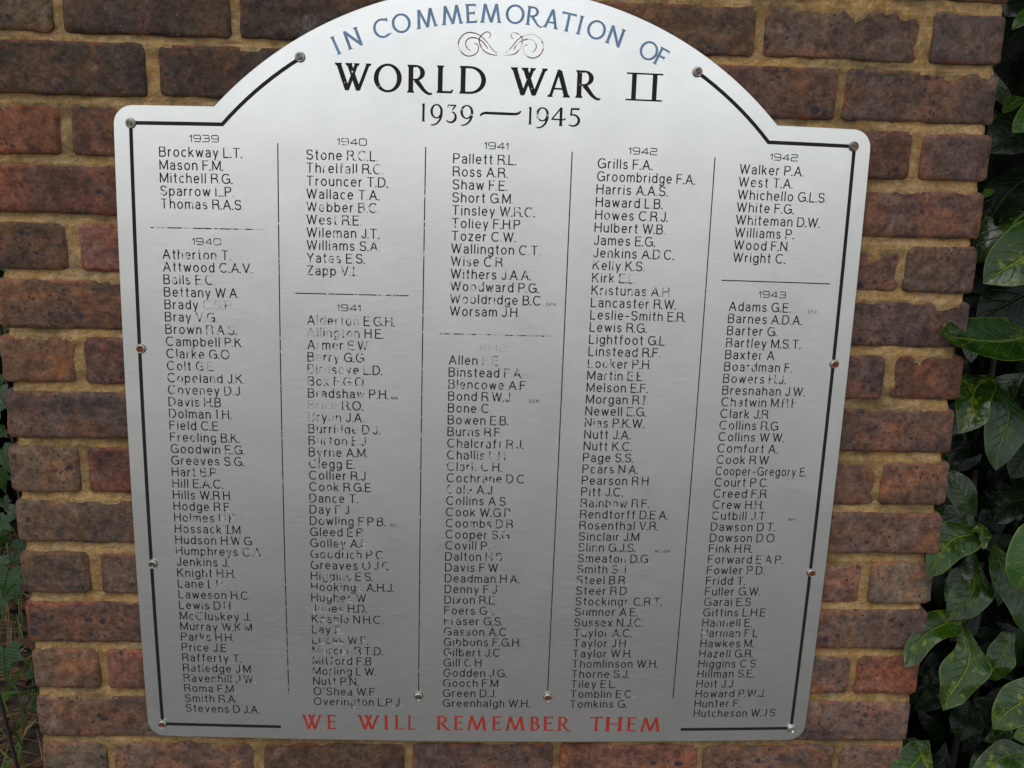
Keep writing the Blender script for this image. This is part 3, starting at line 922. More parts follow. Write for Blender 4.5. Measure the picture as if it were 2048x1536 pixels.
wr_ = random.Random(3)
CAPH, LP = 12.05, 16.68
TRACK, DOTS, SPACE = 0.335, 0.215, 0.66
def text_polys(cut, txt, x, y, w1, w2, cap=CAPH, hw=0.070):
    wear = w1
    px = x
    tot = sum(SPACE if ch == ' ' else F[ch][0] + (DOTS if ch == '.' else TRACK) for ch in txt)
    cap_x = cap * (1.0 if tot * cap < 137 else 137 / (tot * cap))
    for k, ch in enumerate(txt):
        if ch == ' ':
            px += SPACE * cap_x
            wear = w2
            continue
        adv, lines = F[ch]
        nxt = txt[k + 1] if k + 1 < len(txt) else ' '
        wv = wearval(max(0, wear + wr_.uniform(-1.4, 1.4)))
        if ch == '.' and wear > 0.5: wv = wearval(wear + wr_.choice((1.0, 3.0, 5.0)))
        h = hw * (1.4 if ch == '.' else 1)
        cut.add(place(strokes(lines, h), px, y, cap_x, cap), wv)
        gap = TRACK
        if ch == '.' or nxt == '.': gap = DOTS + (0.05 if ch == '.' else 0)
        if nxt == ' ': gap = 0.0
        px += (adv + gap) * cap_x
    return px - x

COLS = [
 (-436.0, 427.5, 0, """Brockway L.T.02 Mason F.M.11 Mitchell R.G.22 Sparrow L.P.33 Thomas R.A.S.31""", '1939', 3),
 (-435.8, 294.8, 0, """Atherton T.43 Attwood C.A.V.34 Balls E.C.46 Bettany W.A.32 Brady C.S.P.17 Bray V.G.26 Brown R.A.S.25 Campbell P.K.35 Clarke G.O.44 Colt G.E.56 Copeland J.K.45 Coveney D.J.34 Davis H.B.33 Dolman I.H.23 Field C.E.23 Freeling B.K.32 Goodwin E.G.24 Greeves S.G.32 Hart B.P.25 Hill E.A.C.33 Hills W.R.H.22 Hodge R.E.14 Holmes H.F.35 Hossack I.M.23 Hudson H.W.G.13 Humphreys C.A.34 Jenkins J.11 Knight H.H.13 Lane L.P.15 Laweson H.C.22 Lewis D.H.24 McCluskey J.23 Murray W.K.M.24 Parks H.H.22 Price J.E.13 Rafferty T.22 Ratledge J.M.34 Ravenhill J.W.34 Roma F.M.24 Smith R.A.22 Stevens D.J.A.12""", '1940', 4),
 (-245.8, 427.5, 0, """Stone R.C.L.25 Threlfall R.C.44 Trouncer T.D.11 Wallace T.A.22 Webber B.C.45 West R.E.44 Wileman J.T.33 Williams S.A.33 Yates E.S.43 Zapp V.I.34""", '1940', 3),
 (-246.0, 210.9, 0, """Alderton E.G.H.63 Allington H.E.74 Armer E.W.54 Berry G.G.65 Birdseye L.D.64 Box F.G.O.56 Bradshaw P.H.41=M.M. Brice R.O.82 Bryan J.A.64 Burridge D.J.53 Burton E.J.56 Byrne A.M.42 Clegg E.42 Collier R.J.33 Cook R.G.E.32 Dance T.33 Day F.J.34 Dowling F.P.B.33=M.C. Gleed E.R.35 Golley A.E.34 Goodrich P.C.44 Greaves O.J.C.44 Higgins E.S.43 Hookings A.H.J.42 Hughes W.43 Jones H.D.62 Keable N.H.C.52 Lay E.45 Lucas W.F.62 Mercer R.T.D.62 Mitford F.B.43 Morling L.W.43 Nutt P.N.44 O'Shea W.F.21 Overington L.P.J.31""", '1941', 2),
 (-56.4, 427.7, 0, """Pallett R.L.12 Ross A.R.11 Shaw F.E.12 Short G.M.11 Tinsley W.R.C.23 Tolley F.H.P.33 Tozer C.W.11 Wallington C.T.22 Wise C.R.43 Withers J.A.A.34 Woodward P.G.31 Wooldridge B.C.42=D.F.M. Worsam J.H.23""", '1941', 1),
 (-56.4, 160.8, 0, """Allen F.E.46 Binstead F.A.35 Blencowe A.F.45 Bond R.W.J.13=D.S.M. Bone C.24 Bowen E.B.33 Burns R.F.33 Chalcraft R.J.45 Challis F.H.45 Clark C.H.55 Cochrane D.C.44 Cole A.J.53 Collins A.S.23 Cook W.G.P.24 Coombs D.R.35 Cooper S.G.25 Covill P.33 Dalton H.S.23 Davis F.W.23 Deadman H.A.12 Denny F.J.23 Dixon R.E.32 Foers G.C.24 Fraser G.S.33 Gasson A.C.33 Gibbons F.G.H.32 Gilbert J.C.33 Gill C.H.24 Godden J.G.22 Gooch F.M.22 Green D.J.11 Greenhalgh W.H.11""", '1942', 9),
 (131.6, 427.5, 0, """Grills F.A.00 Groombridge F.A.00 Harris A.A.S.11 Haward L.B.12 Howes C.R.J.21 Hulbert W.B.21 James E.G.12 Jenkins A.D.C.34 Kelly K.S.41 Kirk E.L.36 Kristunas A.H.54 Lancaster R.W.11 Leslie-Smith E.R.11 Lewis R.G.00 Lightfoot G.L.01 Linstead R.F.22 Looker P.H.44 Martin E.E.24 Melson E.F.33 Morgan R.I.23 Newell E.G.24 Nias P.K.W.41 Nutt J.A.21 Nutt K.C.22 Page S.S.11 Pears N.A.22 Pearson R.H.13 Pitt J.C.12 Rainbow R.F.43 Rendtorff D.E.A.22 Rosenthal V.R.31 Sinclair J.M.12 Slinn G.J.S.22=M.C.+Bar Smeaton D.G.22 Smith S.J.35 Steel B.R.32 Steer R.D.22 Stockings C.R.T.32 Sumner A.E.32 Sussex N.J.C.23 Taylor A.C.33 Taylor J.H.23 Taylor W.H.11 Thomlinson W.H.11 Thorne S.J.12 Tiley E.L.21 Tomblin E.C.12 Tomkins G.01""", '1942', 1),
 (320.0, 427.3, 0, """Walker P.A.01 West T.A.11 Whichello G.L.S.01 White F.G.11 Whiteman D.W.11 Williams P.12 Wood F.N.12 Wright C.11""", '1942', 1),
 (319.6, 244.2, 0, """Adams G.E.01=D.F.C. Barnes A.D.A.11 Barter G.11 Bartley M.S.T.22 Baxter A.11 Boardman F.32 Bowers H.J.34 Bresnahan J.W.22 Chatwin M.R.F.34 Clark J.R.23 Collins R.G.33 Collins W.W.33 Comfort A.21 Cook R.W.22 Cooper-Gregory E.11 Court P.C.12 Creed F.R.23 Crew H.H.22 Cutbill J.T.32=M.M. Dawson D.T.12 Dowson D.O.11 Fink H.R.01 Forward E.A.P.12 Fowler P.D.23 Fridd T.11 Fuller G.W.12 Garai E.S.22 Gittins L.H.E.12 Hannell E.21 Harman F.L.21 Hawkes M.11 Hazell G.R.21 Higgins C.S.11 Hillman S.E.11 Holt J.J.21 Howard P.W.J.13 Hunter F.11 Hutcheson W.J.S.01""", '1943', 1),
]

holes = []
for cx, b0, _, txt, year, yw in COLS:
    items = txt.split()
    rows_ = [(items[2 * k], items[2 * k + 1]) for k in range(len(items) // 2)]
    nl = len(rows_)
    # heading cell first, then one cell per line
    ys = [b0 + 31.0, b0 + 12.4] + [b0 + 12.4 - LP * (k + 1) for k in range(nl)]
    xl, xr = cx - 3.0, cx + 150.0
    holes.append([(xl, y) for y in ys] + [(xr, y) for y in ys[::-1]])
    c = Cut('year_heading', M_BLACK, 0.5)
    hx, hy, hc = cx + 39.5, b0 + 19.4, 8.1
    px = hx
    for ch in year:
        adv, lines = Y[ch]
        c.add(place(strokes(lines, 0.075), px, hy, hc, hc), wearval(max(0, yw + wr_.uniform(-1, 1))) if yw < 9 else 0.8)
        px += (adv + .27) * hc
    triangulate([(xl, ys[1]), (xr, ys[1]), (xr, ys[0]), (xl, ys[0])], [c])
    for k, (sur, ini) in enumerate(rows_):
        rank = None
        if '=' in ini:
            ini, rank = ini.split('=')
        w1, w2 = int(ini[-2]), int(ini[-1])
        ini = ini[:-2]
        y = b0 - LP * k
        c = Cut('name_line', M_BLACK, 1.0)
        if k == 0 and False: pass
        wd = text_polys(c, sur + ' ' + ini, cx, y, w1 * 1.05, w2 * 1.05)
        if rank:
            text_polys(c, rank, max(cx + wd + 5, cx + 110 if len(rank) > 4 else cx + 112), y - 0.6, 3.5, 3.5, 4.0, 0.075)
        triangulate([(xl, ys[k + 2]), (xr, ys[k + 2]), (xr, ys[k + 1]), (xl, ys[k + 1])], [c])

# ---- the rest of the face
def arcpts(cx, cy, r, a0, a1, n_):
    return [(cx + r * sin(radians(a0 + (a1 - a0) * k / n_)), cy + r * cos(radians(a0 + (a1 - a0) * k / n_))) for k in range(n_ + 1)]
W2, BOT, SH, RC = 494.4, -414.5, 491.4, 24.0
AC, AR = (0.6, 151.2), 498.8
a_end = math.degrees(math.acos((SH - AC[1]) / AR))
outl = []
outl += arcpts(AC[0], AC[1], AR, -a_end, a_end, 64)
outl += [(x, SH) for x in (390, 430)]
outl += arcpts(W2 - RC, SH - RC, RC, 0, 90, 8)
outl += [(W2, SH - RC - (SH - RC - BOT - RC) * k / 30) for k in range(1, 30)]
outl += arcpts(W2 - RC, BOT + RC, RC, 90, 180, 8)
outl += [(W2 - RC - (2 * (W2 - RC)) * k / 34, BOT) for k in range(1, 34)]
outl += arcpts(-W2 + RC, BOT + RC, RC, 180, 270, 8)
outl += [(-W2, BOT + RC + (SH - RC - BOT - RC) * k / 30) for k in range(1, 30)]
outl += arcpts(-W2 + RC, SH - RC, RC, 270, 360, 8)
outl += [(-430, SH), (-390, SH)]
outl = outl[::-1]

cuts = []
def cutobj(name, mat, polys, wear, depth=0.7):
    c = Cut(name, mat, depth)
    c.add(polys, wear)
    cuts.append(c)
    return c

# border line, 5 mm wide; worn scallops along the arched parts
def pathpolys(pts, hw, jag=0.0, seed=0, step=12.0, gapf=None):
    dense = [pts[0]]
    for a, b in zip(pts, pts[1:]):
        d = hypot(b[0] - a[0], b[1] - a[1])
        n_ = max(1, int(d / step))
        dense += [(a[0] + (b[0] - a[0]) * k / n_, a[1] + (b[1] - a[1]) * k / n_) for k in range(1, n_ + 1)]
    rg = random.Random(seed)
    out = []
    for a, b in zip(dense, dense[1:]):
        dx, dy = b[0] - a[0], b[1] - a[1]
        d = hypot(dx, dy)
        e = 0.02
        out.append(quad(a[0] - dx / d * e, a[1] - dy / d * e, b[0] + dx / d * e, b[1] + dy / d * e, hw))
    return out
def joined(pts, hw, step=12.0):
    """one mitred band, as short quads sharing their ends"""
    dense = [pts[0]]
    for a, b in zip(pts, pts[1:]):
        d = hypot(b[0] - a[0], b[1] - a[1])
        n_ = max(1, int(d / step))
        dense += [(a[0] + (b[0] - a[0]) * k / n_, a[1] + (b[1] - a[1]) * k / n_) for k in range(1, n_ + 1)]
    L_, R_ = [], []
    n_ = len(dense)
    for k, p in enumerate(dense):
        a, b = dense[max(0, k - 1)], dense[min(n_ - 1, k + 1)]
        d1 = Vector((p[0] - a[0], p[1] - a[1])) if k > 0 else Vector((b[0] - p[0], b[1] - p[1]))
        d2 = Vector((b[0] - p[0], b[1] - p[1])) if k < n_ - 1 else d1
        d1.normalize(); d2.normalize()
        m = (d1 + d2).normalized()
        nn = Vector((-m.y, m.x))
        f = hw / max(0.4, nn.dot(Vector((-d1.y, d1.x))))
        L_.append((p[0] + nn.x * f, p[1] + nn.y * f))
        R_.append((p[0] - nn.x * f, p[1] - nn.y * f))
    return [[R_[k], R_[k + 1], L_[k + 1], L_[k]] for k in range(n_ - 1)]

BX, BT, BB, BRD = 472.4, 469.3, -394.4, 476.5
b_in = math.degrees(math.acos((BT - AC[1]) / BRD))
b_out = math.degrees(math.asin(254.0 / BRD))
HWB = 2.45
leftpath = [(-300.0, BB), (-BX, BB), (-BX, BT)] + [(AC[0] - BRD * sin(radians(q)), AC[1] + BRD * cos(radians(q))) for q in [b_in + (b_out - b_in) * k / 9 for k in range(10)]]
leftpath[0] = (-296.3, BB)
rightpath = [(301.0, BB), (BX, BB), (BX, BT)] + [(AC[0] + BRD * sin(radians(q)), AC[1] + BRD * cos(radians(q))) for q in [b_in + (b_out - b_in) * k / 9 for k in range(10)]]
cutobj('border_line', M_BORDER, joined(leftpath, HWB), 0.20, 0.8)
cutobj('border_line', M_BORDER, joined(rightpath, HWB), 0.235, 0.8)
for x, y1, wv in ((-283.0, -341.7, 0.39), (-92.8, -331.0, 0.37), (96.9, -329.0, 0.31), (285.2, -341.5, 0.30)):
    cutobj('divider_line', M_BLACK, joined([(x, 447), (x, y1)], 0.75, 16), wv, 0.5)
for x0, y, wv in ((-451.2, 335.3, 0.50), (-262.0, 252.4, 0.43), (-70.0, 202.3, 0.50), (306.2, 284.9, 0.33)):
    cutobj('divider_line', M_BLACK, joined([(x0, y), (x0 + 150, y)], 0.75, 16), wv, 0.5)

WW = [('W', -209.1, -163.1, 515.5, 34.2), ('O', -160.5, -124.8, 514.8, 35.0), ('R', -117.4, -86.6, 514.7, 35.0), ('L', -80.0, -58.8, 515.4, 34.6), ('D', -50.9, -17.3, 515.5, 34.9),
      ('W', 14.7, 61.6, 516.1, 34.7), ('A', 61.0, 90.6, 515.3, 34.4), ('R', 98.1, 129.7, 515.5, 34.8), ('II', 163.0, 210.5, 514.9, 35.2)]
for k, (ch, x0, x1, yb, h) in enumerate(WW):
    w, pl = roman(ch, .088, .043)
    cutobj('heading_letter', M_BLACK, place(pl, x0, yb, (x1 - x0) / w, h), (0.30, 0.27, 0.15, 0.22, 0.2, 0.28, 0.18, 0.27, 0.2)[k] + .04, 0.8)
DATE = [('1', -99.7, -93.3, 479.0, 22.6), ('9', -87.7, -71.7, 474.6, 27.2), ('3', -67.3, -53.2, 478.6, 23.0), ('9', -49.3, -32.6, 475.4, 26.4), ('1', 37.5, 42.9, 479.6, 22.1),
        ('9', 48.0, 64.8, 475.4, 26.8), ('4', 67.9, 86.4, 479.0, 23.4), ('5', 90.3, 104.8, 479.4, 23.1)]
for k, (ch, x0, x1, yb, h) in enumerate(DATE):
    w, pl = roman(ch, .078, .042)
    cutobj('date_numeral', M_BLACK, place(pl, x0, yb, (x1 - x0) / w if ch != '1' else h * .85, h), (0.26, 0.28, 0.38, 0.40, 0.26, 0.35, 0.28, 0.2)[k], 0.6)
cutobj('date_dash', M_BLACK, [ribbon([(-23.5, 488.6), (-22.0, 490.8), (-18, 492.4), (-8, 492.3), (4, 492.2), (16, 492.1), (22, 492.2), (26, 493.4), (28.4, 496.0)], 1, 1, .2,
       wf=lambda q: 1.0 + 0.8 * sin(pi * q) ** .5)], 0.15, 0.6)

ARCW = [('I', -24.9), ('N', -22.2), ('C', -17.75), ('O', -14.74), ('M', -11.05), ('M', -7.23), ('E', -4.35), ('M', -1.48), ('O', 2.08), ('R', 5.0), ('A', 7.5), ('T', 9.95), ('I', 11.8), ('O', 14.33), ('N', 17.3), ('O', 22.75), ('F', 24.85)]
for ch, an in ARCW:
    w, pl = roman(ch, .074, .056)
    r = 482.1
    th = radians(an)
    cutobj('arch_letter', M_BLUE, place(pl, -0.9 + r * sin(th), 122.8 + r * cos(th), 23.6, 23.6, -th, w / 2), 0.10, 0.6)
RW = [('W', -264.5, -234.8, -397.4), ('E', -227.4, -214.1, -397.2), ('W', -182.2, -149.6, -396.6), ('I', -143.7, -137.0, -396.5), ('L', -127.4, -114.0, -396.3), ('L', -108.1, -97.0, -396.2),
      ('R', -65.1, -45.0, -396.0), ('E', -39.8, -26.4, -396.0), ('M', -20.5, 8.6, -395.9), ('E', 16.8, 30.2, -396.0), ('M', 36.9, 65.3, -396.0), ('B', 73.5, 87.8, -396.2), ('E', 93.0, 108.0, -396.3),
      ('R', 114.8, 134.3, -396.4), ('T', 162.2, 182.6, -396.8), ('H', 185.6, 212.1, -397.0), ('E', 218.9, 233.4, -397.4), ('M', 239.5, 269.2, -397.7)]
for ch, x0, x1, yb in RW:
    w, pl = roman(ch, .082, .045)
    cutobj('motto_letter', M_RED, place(pl, x0, yb, (x1 - x0) / w, 24.4), 0.26 if ch in 'HE' else 0.2, 0.8)

SCR = [
 [[(-4.3, 567.6), (-8.5, 570.2), (-12.9, 574.9), (-18.7, 581.9), (-24.5, 587.1), (-30.1, 590.3), (-35.1, 591.6), (-40.7, 592.0), (-46.2, 590.0), (-50.7, 585.9), (-53.4, 580.7), (-53.7, 575.3), (-51.9, 569.9), (-47.4, 565.2), (-42.4, 562.9), (-37.4, 563.0), (-32.5, 565.1), (-29.2, 568.5), (-28.2, 573.7), (-29.8, 577.3), (-33.5, 578.9)],
  [(-38.2, 569.7), (-41.4, 571.5), (-43.9, 575.0), (-44.4, 580.4), (-41.7, 583.8), (-38.0, 585.6), (-32.5, 585.5), (-28.1, 584.0), (-23.7, 581.4), (-19.8, 577.3), (-16.3, 572.9)],
  [(-15.4, 586.0), (-13.4, 588.7), (-14.4, 592.3), (-17.8, 593.5), (-22.1, 591.4), (-25.7, 588.0), (-27.6, 584.0), (-27.0, 579.2), (-24.7, 574.4), (-20.9, 569.7), (-15.8, 566.9), (-10.2, 565.4), (-4.3, 565.0)]],
 [[(5.3, 567.9), (8.9, 570.5), (13.1, 574.9), (17.9, 581.1), (22.1, 585.8), (26.3, 588.7), (32.5, 591.3), (38.6, 592.3), (44.9, 590.9), (50.0, 587.2), (53.3, 582.2), (54.3, 576.7), (52.8, 570.9), (48.9, 566.2), (44.0, 563.5), (38.4, 563.3), (33.4, 565.6), (29.8, 569.7), (28.7, 574.6), (30.4, 578.0), (34.1, 579.5)],
  [(39.1, 569.5), (43.1, 572.1), (45.3, 576.4), (44.3, 581.5), (40.8, 585.0), (35.7, 586.3), (30.8, 585.5), (25.9, 583.5), (21.1, 579.7), (18.4, 576.0), (16.9, 572.6)],
  [(15.6, 586.2), (13.0, 588.5), (13.2, 592.1), (16.9, 593.8), (21.9, 592.1), (25.7, 589.0), (27.4, 584.8), (27.0, 579.3), (24.4, 573.8), (19.6, 568.5), (13.4, 566.1), (5.4, 565.2)]]]
def smoothline(p, n_=3):
    out = []
    for k in range(len(p) - 1):
        p0, p1, p2, p3 = p[max(0, k - 1)], p[k], p[k + 1], p[min(len(p) - 1, k + 2)]
        for q in range(n_):
            t = q / n_
            out.append(tuple(0.5 * (2 * p1[c] + (p2[c] - p0[c]) * t + (2 * p0[c] - 5 * p1[c] + 4 * p2[c] - p3[c]) * t * t + (3 * p1[c] - p0[c] - 3 * p2[c] + p3[c]) * t ** 3) for c in (0, 1)))
    return out + [p[-1]]
for side, sc_ in enumerate(SCR):
    c = Cut('scroll_ornament', M_SCROLL, 0.45)
    for ln in sc_:
        sm = smoothline(ln)
        n_ = len(sm)
        k = 0
        while k < n_ - 1:
            m = min(k + 4, n_ - 1)
            hw = 0.46 + 0.30 * sin(pi * k / n_)
            c.add([ribbon(sm[k:m + 1], hw, hw, 0.1)], (0.37 if side == 0 else 0.52) + wr_.uniform(-.06, .06))
            k = m
    cuts.append(c)

triangulate(outl, cuts, holes)

# sides, chamfer and back
nfront = len(FV)
PV = list(FV)
PF = list(FF)
no = len(outl)
ring0 = [fvert(*p) for p in outl]
PV = list(FV)
def ringat(off, y):
    out = []
    for k, p in enumerate(outl):
        a, b = outl[k - 1], outl[(k + 1) % no]
        dx, dy = b[0] - a[0], b[1] - a[1]
        d = hypot(dx, dy) or 1
        x, z = plate_xz(p[0] + dy / d * off, p[1] - dx / d * off)
        out.append(len(PV))
        PV.append((x, y, z))
    return out
r1 = ringat(0.35, YF + 0.0004)
r2 = ringat(0.35, YB)
for A_, B_ in ((ring0, r1), (r1, r2)):
    for k in range(no):
        PF.append((A_[(k + 1) % no], A_[k], B_[k], B_[(k + 1) % no]))
bt = [tuple(p) for p in outl]
bv, be, bf, _, _, bid = delaunay_2d_cdt([Vector(p) for p in bt], [], [list(range(no))], 0, 1e-4, True)
base_i = len(PV)
for p in bv:
    x, z = plate_xz(p[0], p[1])
    PV.append((x, YB, z))
for f, ids in zip(bf, bid):
    if ids: PF.append(tuple(base_i + q for q in f[::-1]))
plate = make('plate', PV, PF, M_PLATE, plaque)

# ---- fixings
def lathe(profile, cx, cz, y0, n_=28, wob=None):
    vs, fs = [], []
    for (r, h) in profile:
        for k in range(n_):
            a = 2 * pi * k / n_
            vs.append((cx + r * cos(a), y0 - h + (wob(r, a) if wob else 0), cz + r * sin(a)))
    for j in range(len(profile) - 1):
        for k in range(n_):
            a, b = j * n_ + k, j * n_ + (k + 1) % n_
            fs.append((a, b, b + n_, a + n_))
    fs.append(tuple((len(profile) - 1) * n_ + k for k in range(n_)))
    return vs, fs
MM = 0.001
SCREWS = [(-254.0, 555.4, 's'), (-472.4, 468.8, 's'), (-470.5, 173.2, 'r'), (-470.4, -136.8, 's'), (-472.5, -394.0, 'r'), (-92.9, -338.9, 's'), (97.6, -338.4, 'r'), (254.7, 554.6, 'b'),
          (471.4, 469.3, 'd'), (474.0, 173.9, 'r'), (474.0, -136.7, 'r'), (473.0, -394.6, 'p')]
for a, b, kd in SCREWS:
    x, z = plate_xz(a, b)
    body = M_STEEL if kd in 'sprb' else M_STEEL_DULL
    vs, fs = lathe([(5.7 * MM, 0), (5.7 * MM, 2.9 * MM), (5.55 * MM, 3.6 * MM), (5.2 * MM, 3.95 * MM), (4.8 * MM, 3.85 * MM), (4.65 * MM, 3.1 * MM)], x, z, YF - 0.0009)
    body_o = make('screw', vs, fs[:-1], body, plaque, smooth=True, loc=(x, YF, z))
    vs, fs = lathe([(6.8 * MM, -0.0003), (6.8 * MM, 0.7 * MM), (6.5 * MM, 1.0 * MM), (5.0 * MM, 1.0 * MM)], x, z, YF)
    make('washer', vs, fs[:-1], M_STEEL_DULL if kd != 'p' else M_STEEL, body_o, smooth=True, loc=(x, YF, z))
    ph = random.Random(int(a * 7 + b)).uniform(0, pi)
    def wob(r, an, ph=ph):
        s = sin(2 * (an + ph))
        return (0.0013 if s > 0.1 else 0.0) * (1 if 0.0008 < r < 0.0035 else 0)
    hm = {'s': M_STEEL_DULL, 'p': M_STEEL, 'r': M_RUST, 'b': M_RUST_DARK, 'd': M_RUST_DARK}[kd]
    vs, fs = lathe([(4.68 * MM, 3.1 * MM), (4.3 * MM, 3.4 * MM), (3.5 * MM, 3.55 * MM), (2.4 * MM, 3.6 * MM), (1.1 * MM, 3.6 * MM), (0.4 * MM, 3.5 * MM)], x, z, YF - 0.0009, 28, wob)
    h = make('screw_head', vs, fs, hm, body_o, smooth=False, loc=(x, YF, z))
    if kd == 'r': h['label'] = 'orange rusted screw head'
    # the shank and spacer hold the plate off the wall
    vs, fs = lathe([(4.5 * MM, -14 * MM), (4.5 * MM, 0.0)], x, z, YB, 16)
    make('spacer', vs, fs[:-1], M_STEEL_DULL, body_o, smooth=True, loc=(x, YF, z))

# ------------------------------------------------------------------ foliage
def px_point(px, py, y):
    """point of the place seen at a photograph pixel (2048 wide) on the vertical plane at depth y: used once, to measure the plants"""
    d = CF + CR * ((px - 1024) / 2050.4) - CU * ((py - 768) / 2050.4)
    t = (y - CAM[1]) / d.y
    return Vector(CAM) + d * t

def leaf_mesh(base, tip, width, side_n, curve=0.12, fold=0.25, wave=0.0, seed=0, ns=16, na=3, shape='laurel', twist=0.0):
    """ovate blade folded along its midrib with a wavy margin; returns verts, faces, across, along"""
    base, tip = Vector(base), Vector(tip)
    ax = tip - base
    L_ = ax.length
    ax.normalize()
    nn = Vector(side_n)
    nn = (nn - ax * nn.dot(ax)).normalized()       # blade normal
    sd_ = ax.cross(nn).normalized()
    vs, fs, ac, al = [], [], [], []
    rg = random.Random(seed)
    ph, ph2 = rg.uniform(0, 6.28), rg.uniform(0, 6.28)
    for i in range(ns + 1):
        t = i / ns
        if shape == 'laurel':
            wv = max(0.0, sin(pi * t ** 1.15)) ** 0.62
            if t > 0.88: wv *= 1 - 0.35 * ((t - 0.88) / 0.12)
            if t < 0.35: wv *= 0.45 + 0.55 * (t / 0.35)
        else:
            wv = max(0.0, sin(pi * t ** 0.55)) ** 0.8
        c = base + ax * (L_ * t) + nn * (curve * L_ * (sin(pi * t) - 0.35 * t * t)) + sd_ * (L_ * 0.05 * sin(2.2 * t * pi + ph) * (1 if wave else 0.3))
        tw = twist * (t - 0.4)
        s2 = (sd_ * cos(tw) + nn * sin(tw)).normalized()
        n2 = (nn * cos(tw) - sd_ * sin(tw)).normalized()
        for j in range(-na, na + 1):
            q = j / na
            aq = abs(q)
            side = ph if q > 0 else ph2
            ww = width / 2 * wv * (1 + wave * 0.35 * sin(11 * t + side) * aq)
            h = fold * aq * ww + wave * 0.3 * width * sin(13 * t + side * 1.7) * aq ** 2 * wv - 0.12 * ww * aq ** 2
            vs.append(tuple(c + s2 * (q * ww) + n2 * h))
            ac.append(q)
            al.append(t)
    m = 2 * na + 1
    for i in range(ns):
        for j in range(2 * na):
            a = i * m + j
            fs.append((a, a + 1, a + m + 1, a + m))
    return vs, fs, ac, al

def leaf(parent, name, base, tip, width, nrm, mat, **kw):
    vs, fs, ac, al = leaf_mesh(base, tip, width, nrm, **kw)
    return make(name, vs, fs, mat, parent, smooth=True, attrs={'across': ac, 'along': al}, loc=base)

shrub = empty('laurel_shrub', (1.75, 0.45, GZ))
tag(shrub, 'glossy dark green laurel shrub with yellow blotched leaves crowding the right side of the pier', 'shrub')

